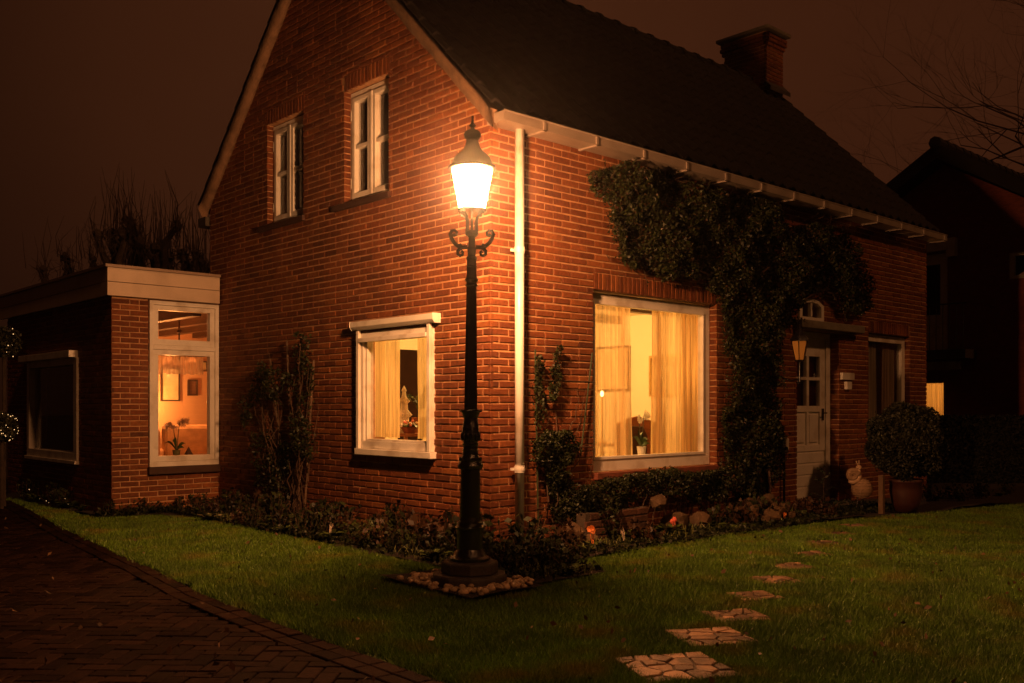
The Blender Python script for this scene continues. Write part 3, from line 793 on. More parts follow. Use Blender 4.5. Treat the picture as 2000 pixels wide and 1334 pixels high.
# chimney
cx0, cx1, cy0, cy1 = 8.36, 8.90, 2.46, 3.30
ch = MB().box(cx0+.01, cx1-.01, cy0+.01, cy1-.01, 6.0, 7.66)
CH = ch.build('chimney', MORTAR, HOUSE)
cbm = MB(); z = 6.2; k = 0
while z < 7.62:
    e = 0 if z < 7.40 else (.025 if z < 7.47 else .05)
    for (m, u0, u1) in ((lambda u, zz, d: (cx0-d, u, zz), cy0-e, cy1+e), (lambda u, zz, d: (u, cy0-d, zz), cx0-e, cx1+e)):
        u = u0+(-.11 if k % 2 else 0)
        while u < u1:
            a, b = max(u, u0), min(u+BL, u1)
            if b-a > .02: cbm.prism([(a, z), (b, z), (b, z+BH), (a, z+BH)], m, -.03, e, .004)
            u += BL+GAP
    z += CO; k += 1
cbm.build('brickwork', BRICKM, CH, kind='stuff')
MB().box(cx0-.10, cx1+.10, cy0-.10, cy1+.10, 7.66, 7.72).build('chimney_cap', CONC, CH, bevel=.012)
MB().add([(cx0-.04, cy0-.12, 6.70), (cx1+.04, cy0-.12, 6.70), (cx1+.04, cy0+.02, 6.84), (cx0-.04, cy0+.02, 6.84), (cx0-.04, cy0-.12, 6.63), (cx1+.04, cy0-.12, 6.63)], [(0, 1, 2, 3), (4, 5, 1, 0)]).build('flashing', mat('lead', (.06, .05, .045), .6), CH)

# ---------------------------------------------------------------- living room
ROOM = MB()
rx, ry, rz0, rz1 = 4.30, 4.20, .12, 2.56
RM = MB().box(rx, rx+.05, .29, ry, rz0, rz1).box(.29, rx, ry, ry+.05, rz0, rz1).build('room_wall', PLASTER, HOUSE)
MB().box(.292, rx-.002, .292, ry-.002, rz0-.05, rz0).build('room_floor', CARPET, HOUSE)
MB().box(.292, rx+.05, .292, ry+.05, rz1+.002, rz1+.05).build('room_ceiling', PLASTER, HOUSE)
for y in (1.0, 2.2, 3.4): MB().box(.3, rx-.002, y-.06, y+.06, rz1-.10, rz1).build('ceiling_beam', WOODD, HOUSE)
MB().box(1.30, 3.55, .165, .29, F_BIG[2]+.09, F_BIG[2]+.115).build('inner_sill', WHITE, HOUSE)
MB().box(2.02, 2.36, ry-.02, ry-.002, rz0, 2.11).build('dark_doorway', mat('doorway_shade', (.02, .008, .004), .9, spec=.05), HOUSE)  # dark panel standing in for the shade inside an open doorway

def curtain(label, p0, p1, z0, z1, m, folds, amp=.03, parent=None, group=None, flare=0, nm='curtain', taper=0):
    n = folds*8; v = []; f = []; p0 = Vector(p0); p1 = Vector(p1); d = (p1-p0); nn = Vector((-d.y, d.x)).normalized()
    rows = 7; ph = random.uniform(0, 6)
    for j in range(rows):
        q = j/(rows-1); z = z0+(z1-z0)*q
        for i in range(n+1):
            s = i/n; a = amp*(.75+.5*math.sin(s*9+ph))*(1.25-.5*q)
            s2 = s+taper*(1-q)*s*(1 if taper > 0 else 1)+.010*math.sin(s*23+ph+q*2)
            p = p0+d*s2+nn*a*math.sin(2*PI*folds*s+.6*math.sin(s*5+ph)+.25*math.sin(4*q+ph))
            v.append((p.x, p.y, z))
    for j in range(rows-1):
        for i in range(n): a = j*(n+1)+i; f.append((a, a+1, a+n+2, a+n+1))
    o = MB().add(v, f).build(nm, m, smooth=True)
    return tag(o, label, 'curtain', group)
curtain('sheer yellow curtain in the left half of the big front window', (1.30, .25), (2.21, .25), .79, 2.5, SHEERT, 9, .045)
curtain('sheer yellow curtain in the right half of the big front window', (2.66, .25), (3.62, .25), .79, 2.5, SHEER, 11, .05)
curtain('broad pale yellow curtain in the left part of the gable window', (.155, 2.30), (.155, 1.585), 1.0, 2.12, SHEER, 9, .02)
curtain('narrow pale yellow curtain at the right of the gable window', (.155, 1.30), (.155, .88), 1.0, 2.12, SHEER, 6, .02)
point('room_light', (2.1, 2.0, 2.15), 270, (1, .55, .15), .12)
point('room_light', (3.55, .75, 1.75), 22, (1, .52, .13), .08)

# pictures
def picture(label, m, u0, u1, z0, z1, fr, art, wd=.03, d=.0):
    r = thing('picture', label, 'picture', m((u0+u1)/2, z0, d))
    bars(MB(), m, u0, u1, z0, z1, wd, wd, wd, wd, d, d+.035).build('frame', fr, r)
    MB().slab([(u0+wd, z0+wd), (u1-wd, z0+wd), (u1-wd, z1-wd), (u0+wd, z1-wd)], m, d, d+.012).build('canvas', art, r); return r
GOLD = mat('gilt', (.55, .35, .12), .3, .2, 20, metal=.6)
ART = mat('painted_scene', (.34, .26, .12), .6, .6, 9, stain=((.45, .05, .03), 7, .56, .9))
Mr = lambda u, z, d: (rx-d, u, z)
picture('gilt framed painting with a red spot seen between the curtains', Mr, 1.12, 1.64, 1.46, 2.0, GOLD, ART, .028)
picture('wide dark framed mirror behind the left sheer curtain', Mr, 1.98, 2.60, 1.54, 2.16, WOODD, mat('pale_print', (.7, .5, .28), .3), .03)
# table lamp behind the left curtain
r = thing('table_lamp', 'small bright lamp shining through the left sheer curtain', 'lamp', (2.62, 1.0, .9))
MB().tube([(2.62, 1.0, .9), (2.62, 1.0, 1.44)], .012, 8).lathe([(.06, .0), (.06, .015), (.02, .03)], (2.62, 1.0, .9), 12).build('stand', GOLD, r)
MB().ball((2.62, 1.0, 1.475), .022, 8, 6, 1.6).build('bulb', emis('small_bulb', (1, .62, .2), 12), r)
r = thing('side_table', 'round side table carrying the small bright lamp', 'table', (2.62, 1.0, .12))
MB().lathe([(.25, .75), (.26, .765), (.26, .778)], (2.62, 1.0, .12), 20).build('table_top', WOOD, r)
MB().lathe([(.15, 0), (.14, .02), (.025, .05), (.03, .4), (.022, .75)], (2.62, 1.0, .12), 12).build('leg', WOOD, r)
# carved chair seen from behind
r = thing('chair', 'dark carved wooden chair behind the orchid in the big front window', 'chair', (3.30, 1.05, .12))
def chair_M(u, z, d): return (3.30+u*.86+d*.5, 1.05-u*.5+d*.86, .12+z)
out_ = [(-.24, .45), (.24, .45), (.27, .85), (.26, 1.00), (.20, 1.03), (.12, 1.06), (0, 1.09), (-.12, 1.06), (-.20, 1.03), (-.26, 1.00), (-.27, .85)]
MB().slab(out_, chair_M, -.03, .02).build('backrest', WOOD, r, bevel=.01)
MB().slab([(-.12, .55), (.12, .55), (.13, .85), (.07, .97), (-.07, .97), (-.13, .85)], chair_M, -.05, -.031).build('carved_panel', WOODD, r, bevel=.01)
MB().slab([(-.26, .42), (.26, .42), (.26, .48), (-.26, .48)], chair_M, .025, .50).build('seat', WOOD, r)
for a, b in ((-.23, 0), (.23, 0), (-.23, .46), (.23, .46)):
    MB().tube([chair_M(a, 0, b), chair_M(a, .42, b)], .022, 8).build('leg', WOODD, r)
def orchid(label, x, y, z, h, petal, pot, n=9, bendx=.12, sc_=1):
    r = thing('orchid', label, 'orchid', (x, y, z))
    MB().lathe([(.038, 0), (.05, .09), (.052, .10), (.045, .10), (.04, .085)], (x, y, z), 14).build('pot', pot, r)
    st = MB(); fl = MB(); lf = MB()
    for s, hh in ((1, h), (-1, h*.9)):
        pts = [(x+s*.01, y, z+.08), (x+s*.02, y, z+hh*.5), (x+s*.04, y, z+hh*.85), (x+s*(bendx*.6), y-.01, z+hh), (x+s*bendx, y-.02, z+hh*.93)]
        st.tube(pts, [.005, .005, .004, .003, .002], 5)
        for k in range(n):
            q = k/n; c = Vector(pts[2]).lerp(Vector(pts[4]), q)+Vector((random.gauss(0, .02), random.gauss(0, .02), random.gauss(0, .022)))
            for i in range(5):
                a = 2*PI*i/5; d = Vector((math.cos(a), -.3, math.sin(a)))*.03
                e = Vector((-math.sin(a), 0, math.cos(a)))*.010
                fl.add([c, c+d*.6+e, c+d, c+d*.6-e], [(0, 1, 2, 3)])
    for a, L, up in ((.3, .16, .1), (2.9, .17, .12), (4.2, .14, .16), (5.3, .15, .05), (1.6, .12, .18)):
        v = []; N_ = 6
        for i in range(N_+1):
            q = i/N_; rr = L*q; zz_ = z+.09+up*math.sin(q*2.4); wd = .026*math.sin(PI*min(.98, q*.9+.08))
            c = Vector((x+math.cos(a)*rr, y+math.sin(a)*rr*.4, zz_)); e = Vector((-math.sin(a)*.5, math.cos(a), .6)).normalized()*wd
            v += [c-e, c+e]
        lf.add(v, [(2*i, 2*i+1, 2*i+3, 2*i+2) for i in range(N_)])
    st.build('stem', mat('orchid_stem', (.05, .045, .02), .5), r); fl.build('blossom', petal, r); lf.build('leaf', mat('orchid_leaf', (.03, .07, .015), .4), r)
    return r
PETAL = cloth('petal', (.8, .7, .55), 0)
orchid('white orchid in a pale pot on the sill of the big front window', 2.41, .235, .79, .50, PETAL, WHITE, 8, .09)
# objects behind the gable window: table, pot, flowers, lantern, fir sprays
r = thing('plant_table', 'small wooden table with slanting legs inside the gable window', 'table', (.62, 2.12, .12))
MB().box(.42, .82, 1.86, 2.38, 1.0, 1.03).build('table_top', WOOD, r)
for a, b in ((.46, 1.90), (.46, 2.34), (.78, 1.90), (.78, 2.34)):
    MB().tube([(a, b, 1.0), (a+(a-.62)*.25, b+(b-2.12)*.35, .12)], .02, 8).build('leg', WOOD, r)
r = thing('flower_bowl', 'terracotta bowl of pink and white flowers on the small table', 'flower bowl', (.60, 2.02, 1.03))
MB().lathe([(.06, 0), (.10, .06), (.11, .07), (.10, .06)], (.60, 2.02, 1.03), 16).build('bowl', mat('terracotta', (.28, .09, .04), .8), r)
mb = MB(); m2 = MB()
for k in range(16):
    c = (.60+random.gauss(0, .05), 2.02+random.gauss(0, .06), 1.13+random.uniform(-.02, .04))
    (mb if k % 3 else m2).ball(c, .017, 7, 5, .8, .15)
mb.build('white_flower', mat('white_petal', (.8, .7, .6), .6), r); m2.build('pink_flower', mat('pink_petal', (.7, .2, .15), .6), r)
V = leaves(np.array([.60, 2.02, 1.11])+RNG.normal(0, .05, (120, 3))*np.array([1, 1, .4]), .05, .4); npmesh('leaf', V, 4, LEAFY, r)
r = thing('white_ornament', 'white porcelain pagoda ornament beside the left curtain of the gable window', 'ornament', (.70, 2.26, 1.03))
MB().lathe([(.085, 0), (.09, .03), (.06, .07), (.055, .17), (.095, .20), (.045, .26), (.04, .33), (.07, .355), (.03, .40), (.02, .46), (.03, .475), (.004, .53)], (.70, 2.26, 1.03), 10).build('body', cloth('porcelain', (.9, .8, .66), 0), r)
r = thing('fern', 'dark green fern fronds spreading in front of the dark doorway', 'house plant', (1.0, 2.36, 1.0))
fr_ = []
for a in np.linspace(-2.9, .4, 8):
    L = .42
    for q in np.linspace(.05, 1, 16):
        c = np.array([1.0+.25*q*math.cos(a), 2.36+L*q*math.sin(a)*.7, 1.3+L*(q*.9-q*q*.5)*(1.1+.5*math.sin(a*3))])
        fr_ += [c+np.array([0, 0, s*.02]) for s in (-1, 1)]*2
npmesh('frond', leaves(np.array(fr_), .06, .25), 4, mat('fern_leaf', (.05, .10, .02), .5), r)
MB().lathe([(.07, 0), (.10, .18), (.1, .2)], (1.0, 2.36, 1.0), 12).build('pot', mat('terracotta', (.28, .09, .04), .8), r)
r = thing('plant_stand', 'tall stand holding the fern behind the small table', 'stand', (1.0, 2.36, .12))
MB().tube([(1.0, 2.36, .12), (1.0, 2.36, .98)], .03, 8).lathe([(.14, .86), (.14, .878)], (1.0, 2.36, .12), 14).build('column', WOODD, r)
# blinds of dark rooms
MB().box(.28, .285, 1.60, 1.92, 3.5, 4.75)
curtain('dull brown curtain behind the right upper gable window', (.26, 2.38), (.26, 2.12), 3.5, 4.78, DRAPE, 4, .015)
curtain('dull brown curtain behind the left upper gable window', (.26, 4.08), (.26, 3.8), 3.5, 4.78, DRAPE, 4, .015)
curtain('narrow pale curtain at the left of the small front window', (7.40, .19), (7.70, .19), 1.0, 2.36, cloth('pale_net', (.8, .68, .5), 0), 3, .02)
curtain('broad pale net curtain at the right of the small front window', (7.90, .19), (8.62, .19), 1.0, 2.36, cloth('grey_net', (.75, .62, .45), 0), 8, .02)
MB().box(.29, 8.6, .3, 5.3, 3.0, 3.05).build('upper_floor', WOODD, HOUSE)

# ---------------------------------------------------------------- garden room extension
CREAM = mat('cream_board', (.50, .40, .30), .5, .08, 3, stain=((.3, .22, .15), 2, .55, .5))
EXT = thing('extension', 'flat roofed brick garden room with pale fascia, left of the gable', 'building', (-.7, 7.4, 0))
Me = lambda u, z, d: (u, 5.39-d, z)
Ms = lambda u, z, d: (-1.39-d, u, z)
E_WIN = (-.93, -.012, .57, 2.655); S_WIN = (6.53, 8.62, .62, 1.97)
mb = MB(); wall_slab(mb, -1.38, -.002, -.05, 2.68, [grow(E_WIN, .008)], Me, .25); EW = mb.build('front_wall', MORTAR, EXT)
mb = MB(); wall_slab(mb, 5.64, 9.70, -.05, 2.68, [grow(S_WIN)], Ms, .25); ES = mb.build('side_wall', MORTAR, EXT)
be = bond(-1.39, 0, 0, 2.66, [E_WIN], 0); bs = bond(5.39, 9.7, 0, 2.66, [S_WIN], 1)
me_ = {0: [bmesh_brick(BL, Mf) for _ in range(5)], 1: [bmesh_brick((BL-GAP)/2, Mf) for _ in range(3)]}
ms_ = {0: [bmesh_brick(BL, Mg) for _ in range(5)], 1: [bmesh_brick((BL-GAP)/2, Mg) for _ in range(3)]}
emit_bricks([(be, Me, EW, me_), (bs, Ms, ES, ms_)], 300)
# fascia boards and roof
MB().box(-1.47, -.03, 5.30, 5.335, 2.67, 2.835).build('fascia_board', CREAM, EXT, bevel=.003)
MB().box(-1.47, -.03, 5.30, 5.335, 2.841, 3.01).build('fascia_board', CREAM, EXT, bevel=.003)
MB().box(-1.47, -1.435, 5.337, 9.8, 2.67, 2.835).build('fascia_board', CREAM, EXT, bevel=.003)
MB().box(-1.47, -1.435, 5.337, 9.8, 2.841, 3.01).build('fascia_board', CREAM, EXT, bevel=.003)
MB().box(-1.50, -.03, 5.27, 5.345, 3.012, 3.045).box(-1.50, -1.43, 5.347, 9.8, 3.012, 3.045).build('roof_trim', mat('alu_trim', (.25, .18, .13), .5, .1), EXT)
MB().box(-1.43, -.03, 5.34, 5.64, 2.69, 3.0).box(-1.43, 3.0, 5.68, 9.8, 2.692, 3.0).build('roof', mat('felt', (.02, .018, .016), .9), EXT)
MB().box(-1.12, 2.88, 5.70, 9.69, 2.684, 2.688).box(-1.12, -.004, 5.645, 5.698, 2.684, 2.688).build('room_ceiling', PLASTER_R, EXT)
MB().box(2.9, 3.0, 5.68, 9.8, -.05, 2.68).box(-1.13, 2.88, 9.70, 9.8, -.05, 2.68).build('back_wall', PLASTER_R, EXT)
MB().box(-.0, 2.88, 5.66, 5.70, .0, 2.68).build('inner_wall', PLASTER_R, EXT)
MB().box(-1.12, 2.88, 5.70, 9.69, .0, .05).box(-1.12, -.004, 5.645, 5.695, 0, .05).build('room_floor', CARPET, EXT)
# front window with top light
u0, u1, z0, z1 = E_WIN
W = bars(MB(), Me, u0, u1, z0, z1, .05, .05, .06, .05, -.10, .03).build('window', WHITE, EXT, bevel=.003)
MB().slab([(u0+.052, 2.045), (u1-.052, 2.045), (u1-.052, 2.10), (u0+.052, 2.10)], Me, -.09, .025).build('transom', WHITE, W, bevel=.003)
S = bars(MB(), Me, u0+.052, u1-.052, 2.102, z1-.052, .065, .065, .075, .06, -.08, .012).build('casement', WHITE, W, bevel=.004)
S = bars(MB(), Me, u0+.052, u1-.052, z0+.062, 2.043, .065, .065, .07, .065, -.08, .012).build('casement', WHITE, W, bevel=.004)
pane(Me, u0+.115, u1-.115, 2.175, z1-.11, -.04, W); pane(Me, u0+.115, u1-.115, z0+.13, 1.98, -.04, W)
MB().slab([(u0-.02, z0-.09), (u1, z0-.09), (u1, z0-.004), (u0-.02, z0-.004)], Me, -.02, .07).build('window_sill', mat('dark_sill', (.05, .02, .015), .7), W)
MB().slab([(u0-.02, .02), (u1, .02), (u1, .1), (u0-.02, .1)], Me, -.02, .02)
# side window with blind box
u0, u1, z0, z1 = S_WIN
W = bars(MB(), Ms, u0, u1, z0, z1, .12, .10, .10, .09, -.09, .03).build('window', WHITE, EXT, bevel=.004)
pane(Ms, u0+.12, u1-.10, z0+.10, z1-.09, -.05, W)
MB().slab([(u0+.02, z1+.0), (u1+.1, z1+.0), (u1+.1, z1+.09), (u0+.02, z1+.09)], Ms, -.0, .12).build('blind_box', WHITE, W, bevel=.005)
MB().slab([(u0-.02, z0-.05), (u1+.02, z0-.05), (u1+.02, z0-.002), (u0-.02, z0-.002)], Ms, -.0, .06).build('window_sill', WHITE, W, bevel=.005)
MB().box(-1.125, -1.115, 6.0, 8.9, .05, 2.6).build('dark_blind', cloth('dark_blind', (.03, .012, .008), .0), EXT)
# beams, pendant, pictures, sofa, lamp, orchid, valance
for x in (-.75, -.15, .45, 1.05, 1.65, 2.25): MB().box(x-.06, x+.06, 5.72, 9.69, 2.53, 2.685).build('ceiling_beam', WOODD, EXT)
Mb = lambda u, z, d: (u, 9.70-d, z)
picture('pale framed picture glowing beside the lamp in the garden room', Mb, 1.02, 1.36, 1.42, 2.0, WOODD, mat('pale_print', (.7, .5, .28), .3), .025)
picture('small dark picture on the back wall of the garden room', Mb, 1.50, 1.68, 1.52, 1.80, WOODD, mat('dark_print', (.15, .06, .03), .5), .03)
tag(curtain('ochre curtain at the right on the back wall of the garden room', (1.84, 9.55), (2.10, 9.55), .4, 2.3, cloth('ochre', (.5, .26, .08), 0), 5, .02), 'ochre curtain at the right on the back wall of the garden room', 'curtain')
r = thing('pendant_lamp', 'pendant lamp with two frosted glass bells behind the lace valance', 'lamp', (.17, 7.0, 2.68))
MB().tube([(.17, 7.0, 2.68), (.17, 7.0, 2.0)], .012, 8).ball((.17, 7.0, 2.42), .035, 10, 6).tube([(.0, 7.0, 2.12), (.08, 7.0, 2.18), (.17, 7.0, 2.10), (.26, 7.0, 2.18), (.34, 7.0, 2.12)], .009, 6).build('stem', WOODD, r)
for s in (-1, 1): MB().lathe([(.03, .12), (.05, .08), (.085, .0), (.083, .0), (.045, .08)], (.17+s*.17, 7.0, 1.98), 16).build('shade', cloth('frosted', (.8, .6, .45), .1), r)
r = thing('sofa', 'cream sofa with high back in the garden room', 'sofa', (.9, 7.6, .05))
MB().box(.2, 1.6, 7.5, 7.75, .05, 1.05).build('backrest', mat('cream_fabric', (.65, .40, .22), .9), r, bevel=.06)
MB().box(.2, 1.6, 7.78, 8.4, .05, .48).build('seat', mat('cream_fabric', (.65, .40, .22), .9), r, bevel=.05)
for x in (.06, 1.6): MB().box(x, x+.13, 7.55, 8.4, .05, .7).build('armrest', mat('cream_fabric', (.65, .40, .22), .9), r, bevel=.04)
r = thing('armchair', 'cream armchair at the lower left of the garden room window', 'armchair', (-.45, 6.75, .05))
MB().box(-.85, -.30, 6.5, 6.65, .05, 1.02).build('backrest', mat('cream_fabric', (.65, .40, .22), .9), r, bevel=.05)
MB().box(-.85, -.30, 6.68, 7.2, .05, .45).build('seat', mat('cream_fabric', (.65, .40, .22), .9), r, bevel=.05)
r = thing('floor_lamp', 'low glowing lamp with dark stand in the garden room', 'lamp', (.60, 9.3, .05))
MB().tube([(.60, 9.3, .05), (.60, 9.3, 1.12)], .05, 10).build('stand', WOODD, r)
MB().lathe([(.05, 0), (.16, .10), (.158, .10), (.05, .01)], (.60, 9.3, 1.12), 18).build('bowl', emis('uplight', (1, .5, .16), 3), r)
point('uplight', (.62, 9.25, 1.40), 85, (1, .42, .10), .06)
point('garden_room_light', (.17, 7.3, 1.85), 80, (1, .34, .08), .1)
orchid('white orchid in a glass pot on the garden room sill', -.44, 5.70, .66, .52, cloth('petal2', (.6, .38, .25), 0), mat('green_glass', (.12, .12, .05), .1), 16, .15)
MB().box(-1.12, -.01, 5.645, 5.80, .62, .655).build('inner_sill', WOODD, EXT)
for i, (x, lab) in enumerate(((-.26, 'dark pyramid ornament at the right end of the garden room sill'), (-.79, 'dark pyramid ornament at the left end of the garden room sill'))):
    b = .06; o = MB().add([(x-b, 5.68, .656), (x+b, 5.68, .656), (x+b, 5.78, .656), (x-b, 5.78, .656), (x, 5.73, .80)], [(3, 2, 1, 0), (0, 1, 4), (1, 2, 4), (2, 3, 4), (3, 0, 4)]).build('pyramid_ornament', WOODD); tag(o, lab, 'ornament')
r = thing('house_plant', 'leafy house plant at the lower left of the garden room window', 'house plant', (-.72, 6.2, .05))
MB().lathe([(.10, 0), (.13, .2), (.13, .22)], (-.72, 6.2, .55), 14).tube([(-.72, 6.2, .05), (-.72, 6.2, .55)], .03, 8).build('pot', WOODD, r)
npmesh('leaf', leaves(np.array([-.72, 6.2, .98])+RNG.normal(0, 1, (170, 3))*np.array([.09, .08, .12]), .09, .35), 4, mat('orchid_leaf', (.03, .07, .015), .4), r)
r = thing('dining_table', 'table with pale cloth in the garden room', 'table', (1.5, 6.6, .05))
MB().box(1.0, 2.2, 6.2, 7.0, .72, .75).build('table_top', WOOD, r)
for a, b in ((1.06, 6.26), (2.14, 6.26), (1.06, 6.94), (2.14, 6.94)): MB().tube([(a, b, .05), (a, b, .72)], .03, 8).build('leg', WOOD, r)
for i, (x, z, lab) in enumerate(((.66, 1.55, 'narrow picture left of the glowing one in the garden room'), (1.70, 1.95, 'tiny upper picture near the ochre curtain'))):
    picture(lab, Mb, x, x+.16, z, z+.36-.18*i, WOODD, mat('pale_print', (.7, .5, .28), .3), .02)
r = thing('valance', 'short gathered lace valance across the garden room window', 'valance', (-.5, 5.60, 1.95))
mb = MB(); n = 90; v = []
for j, q in enumerate((1.98, 1.90, 1.82, 1.76)):
    for i in range(n+1):
        s = i/n; v.append((-.86+.74*s, 5.60+.018*math.sin(s*75)*(1+.4*j), q-(.02*abs(math.sin(s*PI*7)) if j == 3 else 0)))
mb.add(v, [(j*(n+1)+i, j*(n+1)+i+1, (j+1)*(n+1)+i+1, (j+1)*(n+1)+i) for j in range(3) for i in range(n)]).build('lace', cloth('lace', (.7, .5, .35), .4), r, smooth=True)
MB().tube([(-.9, 5.60, 1.985), (-.1, 5.60, 1.985)], .006, 6).build('rod', WOODD, r)

# ---------------------------------------------------------------- street lamp
LX, LY = -1.12, -1.03
LAMP = thing('street_lamp', 'lit old fashioned black iron street lamp on a round stone foot at the house corner', 'street lamp', (LX, LY, 0))
c0 = (LX, LY, 0)
MB().lathe([(.285, -.02), (.285, .07), (.275, .085), (.0, .086)], c0, 10, rot=.3).build('stone_foot', STONE, LAMP, bevel=.008)
MB().lathe([(.215, .088), (.215, .165), (.20, .178), (.0, .179)], c0, 8, rot=.1).build('stone_foot', STONE, LAMP, bevel=.008)
col = [(.15, .18), (.152, .20), (.125, .215), (.105, .25), (.098, .265), (.098, .405), (.108, .41), (.110, .425), (.092, .44), (.088, .455), (.095, .46), (.080, .475),
       (.076, .50), (.074, .855), (.092, .862), (.096, .885), (.090, .90), (.082, .915), (.084, .925), (.070, .94), (.060, .965), (.058, .99), (.062, 1.0), (.055, 1.01),
       (.055, 1.03), (.063, 1.045), (.055, 1.055), (.062, 1.085), (.067, 1.12), (.062, 1.17), (.054, 1.215), (.052, 1.24), (.068, 1.275), (.079, 1.295), (.074, 1.300), (.050, 1.303),
       (.049, 1.31), (.0385, 2.205), (.038, 2.215), (.050, 2.225), (.038, 2.245), (.053, 2.268), (.040, 2.29), (.037, 2.32), (.038, 2.36), (.043, 2.365), (.037, 2.375), (.036, 2.41), (.042, 2.425), (.040, 2.44),
       (.030, 2.45), (.034, 2.50), (.027, 2.52), (.025, 2.585), (.045, 2.60), (.052, 2.615), (.045, 2.635), (.0, 2.64)]
PO = MB().lathe(col, c0, 32, flute=.13, fz=(1.305, 2.206)).build('post', IRON, LAMP)
mb = MB()
for k in range(12):   # leaf ornament on the vase and collar
    a = 2*PI*k/12
    for z, r1, hh in ((1.10, .066, .07), (.93, .078, .035), (1.29, .078, .012)):
        mb.ball((LX+r1*math.cos(a), LY+r1*math.sin(a), z), .011, 6, 4, hh/.011*.5)
mb.build('ornament', IRON, LAMP, smooth=True)
def scroll(sg, mb):
    # arm in the plane of the picture: along RT
    P = lambda u, z: (LX+RT.x*u*sg, LY+RT.y*u*sg, z)
    main = [(.03, 2.515), (.07, 2.512), (.10, 2.52), (.13, 2.545), (.152, 2.58), (.160, 2.61), (.150, 2.635), (.128, 2.640), (.112, 2.625), (.114, 2.605), (.130, 2.600), (.138, 2.612)]
    mb.tube([P(*p) for p in main], [.017, .017, .017, .016, .016, .015, .014, .012, .011, .011, .013, .017], 8)
    low = [(.065, 2.515), (.085, 2.505), (.104, 2.485), (.104, 2.462), (.085, 2.448), (.068, 2.458), (.066, 2.475), (.080, 2.482)]
    mb.tube([P(*p) for p in low], [.015, .015, .014, .014, .013, .012, .012, .016], 8)
    mb.ball(P(.085, 2.53), .013, 8, 6); mb.tube([P(.155, 2.60), P(.178, 2.612)], [.010, .002], 6)
mb = MB(); scroll(1, mb); mb.build('arm', IRON, LAMP, smooth=True)
mb = MB(); scroll(-1, mb); mb.build('arm', IRON, LAMP, smooth=True)
mb = MB()
for k in range(4):
    a = HEAD+PI/4+k*PI/2+.15; ca, sa = math.cos(a), math.sin(a)
    mb.tube([(LX+ca*r_, LY+sa*r_, z) for r_, z in ((.035, 2.625), (.05, 2.63), (.047, 2.66), (.045, 2.70), (.058, 2.74), (.085, 2.765), (.098, 2.78))], [.012, .012, .011, .011, .010, .009, .008], 8)
    mb.ball((LX+ca*.104, LY+sa*.104, 2.765), .012, 8, 6)
mb.tube([(LX, LY, 2.64), (LX, LY, 2.78)], .010, 8)
mb.build('lantern_cradle', IRON, LAMP, smooth=True)
LAN = MB().lathe([(.100, 2.775), (.108, 2.78), (.108, 2.795), (.099, 2.80), (.0, 2.801)], c0, 32).build('lantern', IRON, LAMP)
roof = [(.152, 3.098), (.178, 3.092), (.183, 3.10), (.180, 3.112), (.160, 3.122), (.150, 3.15), (.138, 3.175), (.118, 3.20), (.090, 3.222), (.068, 3.245), (.055, 3.27), (.047, 3.30), (.046, 3.315),
        (.055, 3.325), (.063, 3.338), (.066, 3.352), (.058, 3.372), (.040, 3.385), (.016, 3.392), (.014, 3.41), (.027, 3.417), (.024, 3.425), (.012, 3.438), (.007, 3.47), (.009, 3.478), (.010, 3.485), (.005, 3.495), (.0, 3.496)]
MB().lathe(roof, c0, 40).build('lantern_roof', IRON, LAMP, smooth=True)
GL = emis('lit_glass', (1.0, .55, .22), 22, transp=True)
MB().lathe([(.098, 2.803), (.153, 3.090)], c0, 40)
gl = MB(); seg = 40; v = []
for r_, z in ((.098, 2.803), (.153, 3.092)):
    for k in range(seg): a = 2*PI*k/seg; v.append((LX+r_*math.cos(a), LY+r_*math.sin(a), z))
gl.add(v, [(k, (k+1) % seg, seg+(k+1) % seg, seg+k) for k in range(seg)]).build('lamp_glass', GL, LAMP, smooth=True)
mb = MB()
for k in range(4):
    a = HEAD+PI+.95+k*PI/2; mb.tube([(LX+.100*math.cos(a), LY+.100*math.sin(a), 2.80), (LX+.1555*math.cos(a), LY+.1555*math.sin(a), 3.095)], .0035, 6)
mb.build('lantern_bar', IRON, LAMP)
MB().lathe([(.012, 2.81), (.02, 2.83), (.035, 2.90), (.035, 2.96), (.015, 3.0)], c0, 12).build('bulb', emis('lamp_bulb', (1, .6, .25), 60), LAMP)
point('lamp_light', (LX, LY, 2.95), LAMP_W, LAMP_COL, .08, LAMP)
LAMP.rotation_euler = (RT.y*.008*-1, RT.x*.008, 0) if False else (math.radians(.45)*-AX.x*-1*1 if False else 0, 0, 0)
_q = Matrix.Rotation(math.radians(.35), 4, AX); LAMP.rotation_euler = _q.to_euler()

# pebbles round its foot
mb = MB()
for k in range(420):
    x = random.uniform(-1.49, -.80); y = random.uniform(-1.47, -.46)
    if math.hypot(x-LX, y-LY) > .40+.14*random.random(): continue
    if math.hypot(x-LX, y-LY) < .28: continue
    mb.ball((x, y, .018+random.uniform(0, .02)), random.uniform(.018, .034), 7, 5, random.uniform(.55, .8), .12)
o = mb.build('pebbles', mat('pebble', (.40, .27, .17), .6, .3, 20, .3, 60, island=.4), smooth=True, kind='stuff'); tag(o, 'pale rounded pebbles scattered round the foot of the street lamp', 'pebbles')

